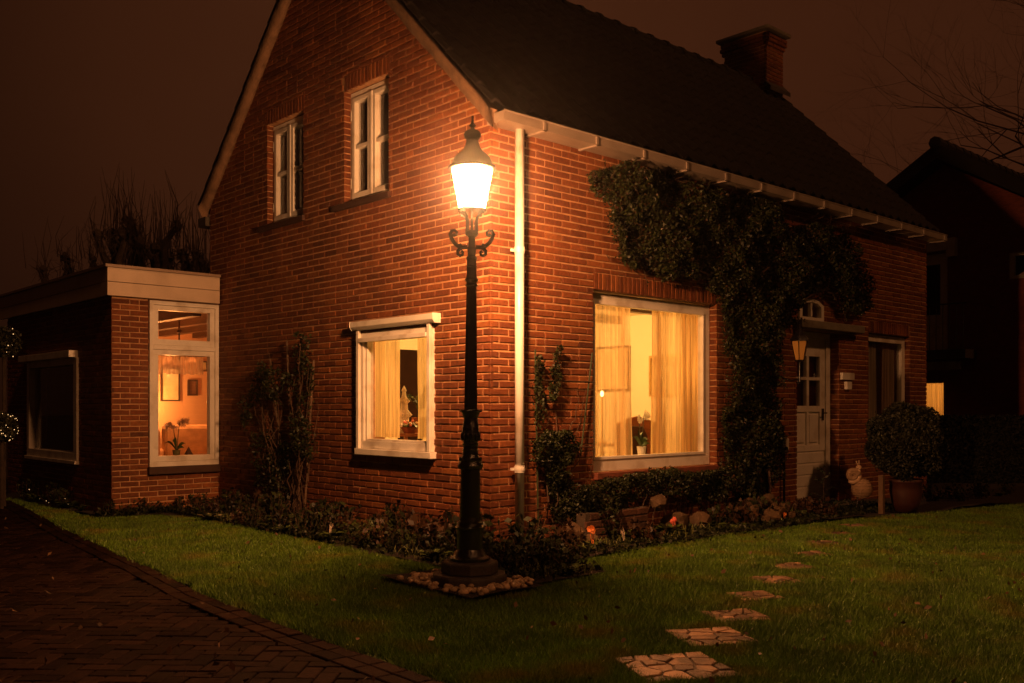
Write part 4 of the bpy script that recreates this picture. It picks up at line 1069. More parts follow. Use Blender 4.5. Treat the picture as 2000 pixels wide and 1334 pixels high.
# ---------------------------------------------------------------- wall lantern by the door
WX, WY = 4.66, -.36
WL = thing('wall_lantern', 'unlit lantern with amber glass on a scrolled bracket left of the front door', 'lantern', (WX, WY, 1.55))
MB().lathe([(.10, 2.12), (.125, 2.115), (.12, 2.14), (.09, 2.18), (.05, 2.215), (.03, 2.24), (.035, 2.26), (.01, 2.28), (.012, 2.31), (0, 2.33)], (WX, WY, 0), 6, rot=.4).build('lantern_roof', IRON, WL)
am = bpy.data.materials.new('amber_glass'); am.use_nodes = True
p_ = am.node_tree.nodes['Principled BSDF']; p_.inputs['Base Color'].default_value = (.42, .24, .07, 1); p_.inputs['Roughness'].default_value = .25
MB().lathe([(.055, 1.89), (.10, 2.115)], (WX, WY, 0), 6, rot=.4).build('lamp_glass', am, WL)
mb = MB()
for k in range(6): a = .4+k*PI/3; mb.tube([(WX+.056*math.cos(a), WY+.056*math.sin(a), 1.89), (WX+.102*math.cos(a), WY+.102*math.sin(a), 2.118)], .005, 5)
mb.build('lantern_bar', IRON, WL)
mb = MB().lathe([(.06, 1.87), (.06, 1.888)], (WX, WY, 0), 6, rot=.4).tube([(WX, WY, 1.87), (WX, WY, 1.62)], .012, 8)
mb.tube([(WX, WY, 1.66), (WX, WY+.12, 1.64), (WX, WY+.24, 1.68), (WX, WY+.35, 1.74)], .011, 8)
for s in (-1, 1): mb.tube([(WX+s*.01, WY, 1.62+.0), (WX+s*.035, WY, 1.60), (WX+s*.05, WY, 1.62), (WX+s*.04, WY, 1.64), (WX+s*.028, WY, 1.63)], .006, 6)
mb.box(WX-.04, WX+.04, -.02, -.002, 1.62, 1.84); mb.build('bracket', IRON, WL)

# ---------------------------------------------------------------- climbing shrubs and trellises
def scatter_poly(poly, n, y0, y1, axis='f', edge_thin=.0):
    xs = [p[0] for p in poly]; zs = [p[1] for p in poly]; out_ = []
    need = n; R = []
    while need > 0:
        u = RNG.uniform(min(xs), max(xs), need*2); z = RNG.uniform(min(zs), max(zs), need*2)
        k = inpoly(u, z, poly)
        nn_ = np.sin(u*9+np.cos(z*7)*2)*np.sin(z*11+u*3)*.5+.5          # clumps and thin places
        k &= RNG.uniform(0, 1, len(u)) < (.35+.65*nn_)
        R.append(np.stack([u[k], z[k]], 1)); need -= int(k.sum())
    P_ = np.concatenate(R)[:n]
    bul = y0+(y1-y0)*(.45+.35*np.sin(P_[:, 0]*5.3+1)*np.sin(P_[:, 1]*4.7)+.2*np.sin(P_[:, 0]*13)*np.sin(P_[:, 1]*15))
    d = bul*RNG.beta(2.5, 1.2, n) + .015
    if axis == 'f': return np.stack([P_[:, 0], -d, P_[:, 1]], 1)
    return np.stack([-d, P_[:, 0], P_[:, 1]], 1)
def rough(poly, e, step=.12):
    r = []
    for (x0, y0), (x1, y1) in zip(poly, poly[1:]+poly[:1]):
        n = max(1, int(math.hypot(x1-x0, y1-y0)/step))
        for i in range(n): r.append((x0+(x1-x0)*i/n+random.gauss(0, e), y0+(y1-y0)*i/n+random.gauss(0, e)))
    return r
ivp = [(1.28, 3.52), (1.25, 3.62), (1.42, 3.70), (1.62, 3.74), (1.9, 3.80), (2.1, 3.76), (2.35, 3.79), (3.0, 3.74), (4.0, 3.76), (4.6, 3.72), (4.9, 3.62), (5.6, 3.66), (6.2, 3.60), (6.55, 3.38), (6.85, 3.02), (6.95, 2.78), (6.72, 2.60), (6.15, 2.60), (6.0, 2.88), (5.7, 2.86),
       (5.15, 2.72), (5.02, 2.35), (4.62, 2.2), (4.55, 1.4), (4.72, .9), (4.55, .35), (4.2, .22), (3.75, .30), (3.5, .42), (3.15, .50), (3.18, .58), (3.50, .62), (3.52, 1.2), (3.50, 2.0), (3.52, 2.45), (3.35, 2.60), (2.95, 2.72), (2.5, 2.72),
       (2.0, 2.74), (1.72, 2.80), (1.60, 2.92), (1.60, 3.12), (1.40, 3.22), (1.55, 3.32)]
IV = thing('climbing_shrub', 'dense evergreen climbing shrub trained over the front wall above window and door', 'shrub', (4.2, -.1, 0))
C_ = scatter_poly(rough(ivp, .04), 85000, .06, .34)
k = RNG.uniform(0, 1, len(C_)) < .86
szs = .022+.036*RNG.beta(1.6, 1.6, int(k.sum()))
npmesh('foliage', leaves(C_[k], szs, .52, (0, -.25, .1)), 4, LEAF, IV)
npmesh('dry_leaf', leaves(C_[~k], .034, .5, (0, -.3, 0)), 4, LEAFR, IV)
mb = MB()
def wander(mb, p, q, r0, r1, n=9, j=.03, seg=5):
    pts = [Vector(p).lerp(Vector(q), i/n)+Vector([random.gauss(0, j) if 0 < i < n else 0 for _ in range(3)]) for i in range(n+1)]
    mb.tube(pts, [r0+(r1-r0)*i/n for i in range(n+1)], seg)
for p, q, r0 in (((4.3, -.12, 0), (4.0, -.10, 2.6), .03), ((4.35, -.12, 0), (4.4, -.1, 3.3), .025), ((4.0, -.10, 2.4), (1.5, -.07, 3.5), .018), ((4.0, -.1, 2.3), (6.6, -.08, 3.1), .02), ((3.9, -.1, 2.8), (2.1, -.07, 2.85), .012), ((4.2, -.1, 2.9), (5.8, -.08, 3.5), .014)):
    wander(mb, p, q, r0, .005)
sh_ = []
for _ in range(60):      # loose shoots standing off the outline
    i_ = random.randrange(len(ivp)); (xa, za), (xb, zb) = ivp[i_], ivp[(i_+1) % len(ivp)]; q = random.random()
    b_ = Vector((xa+(xb-xa)*q, -.12, za+(zb-za)*q)); out2 = Vector((zb-za, 0, -(xb-xa))).normalized()*-1
    e_ = b_+out2*random.uniform(.05, .16)*random.choice((1, 1, .5))+Vector((0, -.05, random.uniform(-.05, .08)))
    mb.tube([b_, (b_+e_)/2, e_], [.003, .0025, .0015], 4)
    for w_ in np.linspace(.2, 1, 7): sh_.append(list(b_.lerp(e_, w_)+Vector((random.gauss(0, .012), random.gauss(0, .012), random.gauss(0, .012)))))
npmesh('shoot', leaves(np.array(sh_), .036, .5), 4, LEAF, IV)
for _ in range(70):
    x = random.uniform(1.45, 6.6); z = random.uniform(2.75, 3.75); wander(mb, (x, -.06, z), (x+random.uniform(-.25, .25), -.22, z+random.uniform(-.1, .25)), .004, .002, 4, .015, 4)
mb.build('stem', TWIG, IV)
# shrub under the big window and on the trellis right of the pipe
SH = thing('low_shrub', 'low spreading shrub under the big front window', 'shrub', (2.3, -.2, 0))
p1 = rough([(.95, .58), (1.35, .60), (2.2, .64), (3.2, .60), (3.5, .40), (3.2, .26), (2.6, .34), (2.2, .40), (1.7, .30), (1.25, .22), (1.0, .30)], .03)
npmesh('foliage', leaves(scatter_poly(p1, 9000, .12, .34), .036, .5, (0, -.2, .1)), 4, LEAF, SH)
mb = MB()
for _ in range(26):
    x = random.uniform(1.1, 3.3); wander(mb, (x+random.uniform(-.1, .1), -.12, 0), (x, -.15, .5), .007, .003, 5, .02, 4)
mb.build('stem', TWIG, SH)
CL = thing('climbing_plant', 'leafy climber growing up the green stakes beside the white downpipe', 'plant', (.8, -.1, 0))
for poly, n in (([(.45, .98), (.62, 1.10), (.95, 1.12), (1.08, .92), (.95, .76), (.62, .70), (.46, .80)], 3000), ([(.50, 1.12), (.58, 1.20), (.60, 1.75), (.54, 1.80), (.49, 1.72), (.47, 1.2)], 650),
                ([(.66, 1.35), (.74, 1.36), (.82, 1.62), (.84, 1.90), (.79, 1.93), (.74, 1.72)], 650), ([(.62, .68), (.9, .72), (1.0, .5), (.8, .4), (.66, .5)], 1300), ([(.7, .38), (1.2, .55), (1.35, .3), (1.0, .16), (.75, .22)], 1800)):
    npmesh('foliage', leaves(scatter_poly(rough(poly, .015, .06), n, .06, .18), .034, .5, (0, -.2, 0)), 4, LEAF, CL)
mb = MB()
for p, q in (((.75, -.05, 0), (.55, -.06, 1.8)), ((.8, -.06, 0), (.80, -.06, 1.92)), ((.85, -.06, .0), (1.2, -.06, 1.5)), ((1.1, -.06, .2), (.9, -.06, 1.0)), ((1.0, -.06, 1.0), (1.12, -.05, 1.55)), ((1.2, -.06, .1), (1.25, -.06, 1.1))): wander(mb, p, q, .008, .002, 9, .03)
mb.build('stem', TWIG, CL)
TR = thing('trellis', 'trellis of green stakes and wires on the brick between downpipe and front window', 'trellis', (.85, -.03, 0))
for p, q in (((.56, -.045, .15), (.52, -.045, 1.86)), ((1.14, -.045, .84), (1.31, -.045, 1.86))): MB().tube([p, q], .009, 6).build('stake', GREENW, TR)
for z, a, b in ((1.575, .42, 1.33), (.93, .9, 1.3), (.62, .55, 1.2), (.37, .52, .82)): MB().tube([(a, -.055, z), (b, -.055, z-.005)], .006, 5).build('rail', TWIG, TR)

# climbing rose with bare canes on the gable, on a fan trellis
FT = thing('fan_trellis', 'fan shaped wooden trellis on the gable wall beneath the upper windows', 'trellis', (-.05, 3.6, 0))
for k, (y0, y1, z1) in enumerate(((3.15, 2.95, 1.85), (3.28, 3.25, 2.05), (3.38, 3.55, 2.1), (3.5, 3.95, 1.9), (3.6, 4.3, 1.6))):
    MB().box(-.05, -.03, 0, .03, 0, 1).v
    MB().tube([(-.045, y0, .12), (-.045, y1, z1)], .012, 5).build('stake', mat('grey_cane', (.12, .075, .045), .7, .3, 12), FT)
for z in (.62, 1.05, 1.5): MB().tube([(-.06, 2.98, z), (-.06, 4.25, z)], .010, 5).build('crosspiece', WOODD, FT)
RO = thing('climbing_rose', 'dark straggling climbing rose with bare canes on the gable wall', 'rose', (-.1, 3.5, 0))
for poly, n in (([(2.95, 1.15), (3.0, 2.15), (3.15, 2.2), (3.3, 1.75), (3.9, 1.85), (4.1, 1.95), (4.25, 1.7), (4.5, 1.45), (4.6, 1.15), (4.3, 1.15), (4.1, 1.4), (3.7, 1.35), (3.4, 1.5), (3.15, 1.3)], 1700), ([(2.88, 1.05), (3.0, 1.3), (3.25, 1.28), (3.25, .8), (3.05, .68), (2.9, .8)], 600), ([(3.3, .9), (4.3, 1.0), (4.2, .4), (3.4, .3)], 1200)):
    npmesh('foliage', leaves(scatter_poly(rough(poly, .05), n, .06, .26, 'g'), .045, .55, (-.2, 0, 0)), 4, LEAF, RO)
mb = MB()
for _ in range(26):
    y = random.uniform(3.1, 3.7); wander(mb, (-.1, y, 0), (-.12, 3.4+(y-3.4)*2.6+random.gauss(0, .15), random.uniform(.8, 2.1)), .009, .003, 8, .03)
mb.build('stem', TWIG, RO)

# ---------------------------------------------------------------- bedding plants
def rosette(n, L, wd, z0=.0, up=.8):
    mb = MB()
    for k in range(n):
        a = random.uniform(0, 2*PI); l = L*random.uniform(.6, 1.2); u = up*random.uniform(.5, 1.2); v = []
        for i in range(5):
            q = i/4; w_ = wd*math.sin(PI*min(.97, .12+q*.85)); c = Vector((math.cos(a)*l*q, math.sin(a)*l*q, z0+l*u*(q-q*q*.55)))
            e = Vector((-math.sin(a), math.cos(a), random.uniform(-.2, .2)))*w_; v += [c-e, c+e]
        mb.add(v, [(2*i, 2*i+1, 2*i+3, 2*i+2) for i in range(4)])
    return mb
def stalky(n, h, sp_, m1=.035):
    C = []; mb = MB()
    for k in range(n):
        x, y = random.gauss(0, sp_), random.gauss(0, sp_); hh = h*random.uniform(.5, 1.1); dx, dy = random.gauss(0, .03), random.gauss(0, .03)
        mb.tube([(x*.4, y*.4, 0), (x, y, hh*.6), (x+dx, y+dy, hh)], [.004, .003, .002], 4)
        for q in np.linspace(.25, 1, 7): C.append([x*(.4+.6*q)+dx*q+random.gauss(0, .025), y*(.4+.6*q)+dy*q+random.gauss(0, .025), hh*q])
    return mb, np.array(C)
protos = {}
def mk_broad():
    r = thing('bedding_plant', '', 'plant'); rosette(26, .16, .03, 0, .9).build('leaf', LEAFY, r); rosette(14, .1, .028, .02, 1.3).build('leaf', LEAF, r); return r
def mk_stalk():
    r = thing('bedding_plant', '', 'plant'); mb, C = stalky(16, .26, .08); mb.build('stem', TWIG, r); npmesh('leaf', leaves(C, .06, .6), 4, LEAF, r); return r
def mk_dry():
    r = thing('bedding_plant', '', 'plant'); mb, C = stalky(12, .24, .09); mb.build('stem', TWIG, r); npmesh('leaf', leaves(C, .07, .65), 4, LEAFR, r); return r
def mk_shoot():
    r = thing('bulb_shoots', '', 'plant'); mb = MB()
    for k in range(14):
        x, y = random.gauss(0, .06), random.gauss(0, .06); h = random.uniform(.05, .12)
        mb.tube([(x, y, 0), (x+random.gauss(0, .006), y, h*.6), (x+random.gauss(0, .012), y+random.gauss(0, .01), h)], [.006, .005, .002], 4)
    mb.build('shoot', mat('pale_shoot', (.16, .17, .05), .5, .3, 10), r); return r
def mk_tuss():
    r = thing('grass_tussock', '', 'plant'); mb = MB()
    for k in range(190):
        a = random.uniform(0, 2*PI); L = random.uniform(.18, .34); h = random.uniform(.10, .26); v = []
        for i in range(5):
            q = i/4; c = Vector((math.cos(a)*L*q*q, math.sin(a)*L*q*q, h*math.sin(q*2.4))); e = Vector((-math.sin(a), math.cos(a), 0))*.005*(1-q*.8); v += [c-e, c+e]
        mb.add(v, [(2*i, 2*i+1, 2*i+3, 2*i+2) for i in range(4)])
    mb.build('blade', LEAFY, r); return r
def mk_flower(colr):
    r = thing('primrose', '', 'flower'); rosette(18, .10, .022, 0, .9).build('leaf', LEAFY, r); mb = MB()
    for k in range(3):
        c = Vector((random.gauss(0, .02), random.gauss(0, .02)-.02, .10+random.uniform(0, .03)))
        mb.tube([(c.x*.3, c.y*.3, .01), c], .003, 4)
        for i in range(6):
            a = 2*PI*i/6; d = Vector((math.cos(a), -.5, math.sin(a)))*.022; e = Vector((-math.sin(a), 0, math.cos(a)))*.012; mb.add([c, c+d*.6+e, c+d, c+d*.6-e], [(0, 1, 2, 3)])
    mb.build('blossom', mat('petal_'+colr[0], colr[1], .6), r); return r
def place(pr, first, x, y, label, group, s=1):
    o = pr if first else copy_tree(pr)
    o.location = (x, y, .012); o.rotation_euler = (0, 0, random.uniform(0, 6.28)); o.scale = (s, s, s*random.uniform(.85, 1.15)); o['label'] = label; o['group'] = group
    return o
kinds = {'b': (mk_broad, 'broad leaved green bedding plant in the border along the house', 'broad leaved bedding plants'), 's': (mk_stalk, 'dark leafy bedding plant on thin stalks in the border along the house', 'dark stalked bedding plants'),
         'd': (mk_dry, 'withered reddish bedding plant in the border along the house', 'withered bedding plants'), 'h': (mk_shoot, 'cluster of pale bulb shoots poking up at the border edge', 'bulb shoots in the borders')}
used = {}
BEDL = []
def bed(kind, x, y, s=1):
    f, lab, grp = kinds[kind]
    if kind not in used: used[kind] = f(); BEDL.append((kind, x, y, place(used[kind], True, x, y, lab, grp, s)))
    else: BEDL.append((kind, x, y, place(used[kind], False, x, y, lab, grp, s)))
y = -.3
while y < 5.0:      # left border
    for dx in (.62, .45, .28, .14):
        k = random.choices('bsdh', (3, 4, 2, 1.6 if dx > .5 else 0))[0]
        bed(k, -dx+random.gauss(0, .05), y+random.gauss(0, .08), random.uniform(.75, 1.25)*(1.1 if dx < .4 else .8))
    y += .25
x = .15
while x < 4.9:      # right border
    for dy in (.62, .45, .30):
        if dy > .6 and x > 1.2 and random.random() < .4: continue
        k = random.choices('bsdh', (2, 4, 1, 2.5))[0]
        bed(k, x+random.gauss(0, .06), -dy+random.gauss(0, .04), random.uniform(.7, 1.15)*(.7 if dy > .5 else 1))
    x += .27
for _ in range(26): bed(random.choice('bssh'), random.uniform(-.72, -.02), random.uniform(-1.32, -.45), random.uniform(.55, .9))
for _ in range(14): bed(random.choice('bsh'), random.uniform(-1.5, -.2), random.uniform(5.18, 5.3), random.uniform(.5, .8))
for _ in range(10): bed(random.choice('bss'), -1.5, random.uniform(5.6, 8.8), random.uniform(.7, 1.))
for _ in range(12): bed(random.choice('bsd'), random.uniform(6.9, 9.5), random.uniform(-1.1, -.6), random.uniform(.5, .9))
ORD = ['first', 'second', 'third', 'fourth', 'fifth', 'sixth', 'seventh', 'eighth', 'ninth', 'tenth', 'eleventh', 'twelfth', 'thirteenth', 'fourteenth', 'fifteenth', 'sixteenth', 'seventeenth', 'eighteenth', 'nineteenth', 'twentieth', 'twenty-first', 'twenty-second', 'twenty-third', 'twenty-fourth']
zones = {}
for kind, x, y, o in BEDL:
    if y > 5.1: z_ = ('in the bed before the garden room', 0, -x)
    elif x > 6.5: z_ = ('in the dark bed beyond the box ball', 0, x)
    elif y < -.4 and x < 0: z_ = ('in the corner bed right of the lamp', 0, -y)
    elif x < 0: z_ = ('of the left border', 1 if x < -.52 else (2 if x < -.3 else 3), y)
    else: z_ = ('of the right border', 1 if y < -.54 else (2 if y < -.38 else 3), x)
    zones.setdefault((kind, z_[0], z_[1]), []).append((z_[2], o))
KW = {'b': 'broad leaved plant', 's': 'dark stalked plant', 'd': 'withered reddish plant', 'h': 'pale shoot cluster'}
RW = {0: '', 1: 'lawn edge row ', 2: 'middle row ', 3: 'wall side row '}
for (kind, zn, rw), l_ in zones.items():
    l_.sort(key=lambda a: a[0])
    for i, (_, o) in enumerate(l_): o['label'] = f'{ORD[min(i, 23)]} {KW[kind]} from the lamp, {RW[rw]}{zn}'
T_ = mk_tuss(); place(T_, True, -.50, 1.12, 'large tussock of arching green grass in the left border under the gable window', 'grass tussocks')
place(T_, False, -.44, .75, 'smaller grass tussock just right of the large one in the left border', 'grass tussocks', .75)
F_ = mk_flower(('white', (.75, .62, .5))); place(F_, True, -.62, 1.72, 'single white primrose at the lawn edge of the left border', 'primroses', 1.0)
place(F_, False, 1.22, -.55, 'pair of pale primroses at the lawn edge under the big front window', 'primroses', 1)
F2 = mk_flower(('orange', (.75, .22, .05))); place(F2, True, .85, -.48, 'orange flower standing tall right of the downpipe', 'primroses', 1.3)
F3 = mk_flower(('pink', (.65, .12, .08))); place(F3, True, 2.15, -.42, 'pink red flower below the right part of the big window', 'primroses', 1.1)
place(F2, False, 3.9, -.62, 'orange primrose in front of the rock pile', 'primroses', .8)
mul = RNG.uniform(0, 1, (16000, 2)); 
xx = np.concatenate([RNG.uniform(-.78, 0, 7000), RNG.uniform(0, 6.5, 7000), RNG.uniform(-1.6, -.6, 2500)]); yy = np.concatenate([RNG.uniform(-1.38, 5.2, 7000), RNG.uniform(-.85, 0, 7000), RNG.uniform(5.15, 5.38, 2500)])
o = npmesh('ground_cover', leaves(np.stack([xx, yy, RNG.uniform(.015, .07, len(xx))], 1), .045, .55, (0, 0, .4)), 4, LEAF, kind='stuff'); tag(o, 'low leafy ground cover and litter filling the flower borders', 'ground cover')

# rocks
ROCK = mat('sandstone', (.075, .042, .019), .85, .35, 7, .8, 25, rnd=.4)
def rock(x, y, z, s, label, group=None, seed=0):
    bm = bmesh.new(); bmesh.ops.create_icosphere(bm, subdivisions=2, radius=1)
    rs = random.Random(seed); ns = [Vector((rs.gauss(0, 1), rs.gauss(0, 1), rs.gauss(0, 1))).normalized() for _ in range(9)]
    for v in bm.verts:
        for n in ns:
            d = v.co.dot(n)
            if d > .68: v.co -= n*(d-.68)
        v.co = Vector((v.co.x*s*1.25, v.co.y*s, v.co.z*s*.85))
    me = bpy.data.meshes.new('rock'); bm.to_mesh(me); bm.free(); me.materials.append(ROCK)
    o = bpy.data.objects.new('rock', me); link(o); o.location = (x, y, z); o.rotation_euler = (rs.uniform(-.4, .4), rs.uniform(-.4, .4), rs.uniform(0, 6)); tag(o, label, 'rock', group)
rl = ['large pale rock at the left end of the rock pile', 'flat brown rock in the front of the rock pile', 'rock at the right end of the pile beside the door', 'rock on top of the pile, in its middle', 'small rock low in the front of the pile', 'upright rock at the top right of the pile', 'small rock behind the pale one in the pile', 'lowest rock at the right foot of the pile', 'rock leaning in the centre front of the pile']
for i, (x, y, z, s) in enumerate(((3.52, -.42, .16, .12), (3.72, -.55, .09, .11), (4.12, -.42, .13, .11), (3.82, -.38, .24, .10), (3.58, -.58, .06, .07), (4.0, -.34, .25, .09), (3.66, -.34, .22, .08), (4.1, -.56, .06, .08), (3.90, -.52, .14, .11))):
    rock(x, y, z, s, rl[i], 'rocks piled left of the front door', i+3)
rock(2.05, -.28, .34, .11, 'single pointed rock in the shrub under the big window', None, 21)
rock(2.3, -.32, .12, .16, 'dark boulder below the pointed rock', None, 22); rock(.85, -.20, .13, .13, 'broad dark boulder right of the downpipe foot', None, 23); rock(.98, -.34, .06, .08, 'small stone leaning on the boulder by the downpipe', None, 24)
rock(2.75, -.3, .10, .12, 'low boulder under the right end of the big window', None, 25)
BRICKD = mat('old_brick', (.07, .028, .016), .85, .4, 14, .7, 60, rnd=.4)
LW = thing('low_wall', 'low weathered brick wall in the border under the big front window', 'wall', (1.45, -.27, 0))
lw = MB().box(1.0, 1.93, -.24, -.12, 0, .30).build('mortar_core', BEDM, LW)
for r_ in range(4):
    x = 1.0+(.06 if r_ % 2 else 0)
    while x < 1.9:
        b = min(x+.22, 1.93); MB().prism(jitter([(x, .01+r_*.075), (b, .01+r_*.075), (b, .01+r_*.075+.06), (x, .01+r_*.075+.06)]), lambda u, z, d: (u, -.24-d, z), -.01, .012, .005).build('brick', BRICKD, LW); x += .235

# ---------------------------------------------------------------- things by the door
SN = thing('snail_ornament', 'garden ornament of a snail riding on a wicker ball beside the front door', 'ornament', (5.55, -.62, 0))
WICK = mat('wicker', (.30, .19, .11), .7, .3, 30, .8, 90, stretch=(1, 1, 5))
mb = MB(); bc = Vector((5.62, -.66, .30))
mb.ball(bc, .128, 18, 12)
ballo = mb.build('ball', WICK, SN, smooth=True)
for k in range(9):
    th_ = -1.2+k*.3; rr = .130*math.cos(th_); MB().tube([(bc.x+rr*math.cos(a), bc.y+rr*math.sin(a), bc.z+.130*math.sin(th_)) for a in np.linspace(0, 2*PI, 25)], .0045, 5, False).build('wicker_hoop', WICK, SN)
c2 = Vector((5.50, -.60, .47))
mb = MB(); pts = []; rad = []
for i in range(60):
    q = i/59; a = q*4.6*PI; rr = .058*(1-q)+.008; pts.append(c2+RT*math.cos(a)*rr+Vector((0, 0, 1))*math.sin(a)*rr+AX*-.02*q); rad.append(.030*(1-q)+.008)
mb.tube(pts, rad, 10); mb.build('shell', WICK, SN, smooth=True)
R3 = lambda u, z, d=0: c2+RT*u+Vector((0, 0, z))-AX*d
mb = MB().tube([R3(-.05, -.075), R3(0, -.085), R3(.06, -.06), R3(.085, -.02), R3(.075, .03), R3(.07, .075)], [.02, .035, .036, .03, .024, .026], 10)
mb.ball(R3(.075, .095), .038, 12, 8, .85); mb.tube([R3(.065, .12), R3(.045, .165)], .007, 6).ball(R3(.045, .17), .011, 8, 6).tube([R3(.08, .12), R3(.078, .172)], .007, 6).ball(R3(.078, .177), .011, 8, 6)
mb.build('body', mat('snail_clay', (.42, .28, .17), .6), SN, smooth=True)
for s in (-1, 0, 1): MB().tube([(bc.x+s*.07, bc.y+.02*abs(s), .20), (bc.x+s*.09, bc.y+.03*abs(s), .01)], .007, 6).build('leg', IRON, SN)
# clipped box ball in a terracotta pot
BX, BY = 6.05, -1.02
PT = thing('terracotta_pot', 'round dark terracotta pot standing right of the front door', 'pot', (BX, BY, 0))
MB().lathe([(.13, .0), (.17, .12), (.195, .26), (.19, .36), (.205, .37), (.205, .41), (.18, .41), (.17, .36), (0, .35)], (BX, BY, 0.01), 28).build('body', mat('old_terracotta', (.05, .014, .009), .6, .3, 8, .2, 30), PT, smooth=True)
BB = thing('box_ball', 'round clipped evergreen ball growing in the terracotta pot', 'shrub', (BX, BY, .36))
d = rand_unit(26000); rr = .46*(1+.09*np.sin(d[:, 0]*6+1)*np.sin(d[:, 1]*7)+.07*np.sin(d[:, 2]*9+d[:, 0]*5))*RNG.beta(9, 1.2, len(d))
npmesh('foliage', leaves(np.stack([BX+d[:, 0]*rr, BY+d[:, 1]*rr, .88+d[:, 2]*rr*1.02], 1), .036, .6), 4, LEAFB, BB)
MB().tube([(BX, BY, .3), (BX+.01, BY, .9)], .03, 8).build('stem', BARK, BB)
ds = rand_unit(60); npmesh('shoot', leaves(np.concatenate([np.array([BX, BY, .88])+ds*q+RNG.normal(0, .008, (60, 3)) for q in (.47, .50, .53)]), .034, .5), 4, LEAFB, BB)
o = MB().box(5.62, 5.68, -.93, -.87, 0, .48).build('wooden_post', mat('weathered_wood', (.12, .07, .04), .8, .3, 10, .3, 40, stretch=(1, 1, .2)), bevel=.005); tag(o, 'short square wooden post left of the terracotta pot', 'post')
HO = thing('holly_sapling', 'small dark holly sapling in front of the white door', 'sapling', (4.98, -.55, 0))
mb = MB(); hx, hy = 4.98, -.50; C = []
mb.tube([(hx, hy, 0), (hx-.01, hy, .3), (hx+.01, hy, .58)], [.008, .006, .003], 5)
for z, a, L in ((.15, .5, .12), (.22, 3, .14), (.30, 5.8, .15), (.38, 2.6, .10), (.45, 6.1, .08), (.52, 3.4, .08)):
    e = Vector((hx, hy, z))+(RT*math.cos(a)*L+Vector((0, 0, .06))); mb.tube([(hx, hy, z), e], [.004, .002], 4)
    for q in np.linspace(.3, 1, 5): C.append(list(Vector((hx, hy, z)).lerp(e, q)+Vector((random.gauss(0, .012), random.gauss(0, .012), random.gauss(0, .012)))))
for q in np.linspace(.1, .6, 14): C.append([hx+random.gauss(0, .015), hy+random.gauss(0, .015), q])
mb.build('stem', BARK, HO); npmesh('leaf', leaves(np.array(C), .05, .5), 4, mat('holly', (.012, .02, .008), .3, .3), HO)
C = np.array([hx, hy, .08])+RNG.normal(0, 1, (260, 3))*np.array([.11, .06, .05]); npmesh('low_leaf', leaves(C, .05, .5), 4, mat('holly', (.012, .02, .008), .3), HO)
OS = thing('garden_tap', 'white outdoor tap box on a dark standpipe against the wall left of the door', 'tap', (4.82, -.06, 0))
MB().tube([(4.82, -.05, 0), (4.82, -.05, .80)], .016, 8).build('standpipe', IRON, OS)
MB().box(4.80, 4.86, -.10, -.03, .79, .935).build('box', WHITE, OS, bevel=.012)

# ---------------------------------------------------------------- hedge and neighbour's house
HG = thing('garden_hedge', 'tall clipped hedge, almost black, at the right edge of the garden', 'hedge', (13, -1, 0))
MB().box(9.9, 15.4, .3, 1.1, 0, 1.10).box(15.4, 16.0, -7, 1.1, 0, 1.10)
hp = MB(); hp.add([], [])
A_ = Vector((10.15, 1.75)); B_ = Vector((16.5, -3.6)); dd = (B_-A_).normalized(); nn2 = Vector((-dd.y, dd.x))*.3
P0 = [A_-nn2, B_-nn2, B_+nn2, A_+nn2]
MB().slab([(p.x, p.y) for p in P0], lambda u, v, d: (u, v, d), 0, 1.08).build('hedge_core', mat('hedge_core', (.008, .01, .004), .9), HG)
n = 30000; t = RNG.uniform(0, (B_-A_).length, n); side = RNG.uniform(0, 1, n)
px = A_.x+dd.x*t; py = A_.y+dd.y*t
top = side > .6; off = np.where(top, RNG.uniform(-.33, .33, n), -.33+RNG.normal(0, .03, n)); zz2 = np.where(top, 1.13+RNG.normal(0, .02, n), RNG.uniform(0, 1.14, n))
npmesh('foliage', leaves(np.stack([px+nn2.x/.3*off, py+nn2.y/.3*off, zz2], 1), .05, .6), 4, mat('hedge_leaf', (.003, .004, .002), .8, .3, 5, island=.5), HG)
NB = thing('neighbour_house', 'dark brick house next door with tiled gable roof, balcony and one lit window', 'house', (18, 2, 0))
Mn = lambda u, z, d: (14.4-d, u, z)
NB_B = mat('far_brick', (.24, .06, .035), .85, .35, 9, .5, 40, stretch=(1, 1, 4))
holes = [(1.98, 2.75, 2.50, 4.52), (2.02, 2.9, 1.10, 1.84), (-.6, .78, 3.85, 4.38)]
us = sorted({-3.2, 7.3, 2.05, *[h[0] for h in holes], *[h[1] for h in holes]}); zs = sorted({0, 7, *[h[2] for h in holes], *[h[3] for h in holes]})
mb = MB()
for a, b in zip(us, us[1:]):
    for c, d_ in zip(zs, zs[1:]):
        if any(h[0] < (a+b)/2 < h[1] and h[2] < (c+d_)/2 < h[3] for h in holes): continue
        poly = clip([(a, c), (b, c), (b, d_), (a, d_)], -.60, 1, 6.35-.60*2.05)
        if len(poly) > 2: poly = clip(poly, .60, 1, 6.35+.60*2.05)
        if len(poly) > 2: mb.slab(poly, Mn, -.25, 0)
mb.box(14.65, 24, -3.2, -3.0, 0, 3.2).box(14.65, 24, 7.1, 7.3, 0, 3.2).box(23.8, 24, -3, 7.1, 0, 3.2)
mb.build('wall', NB_B, NB)
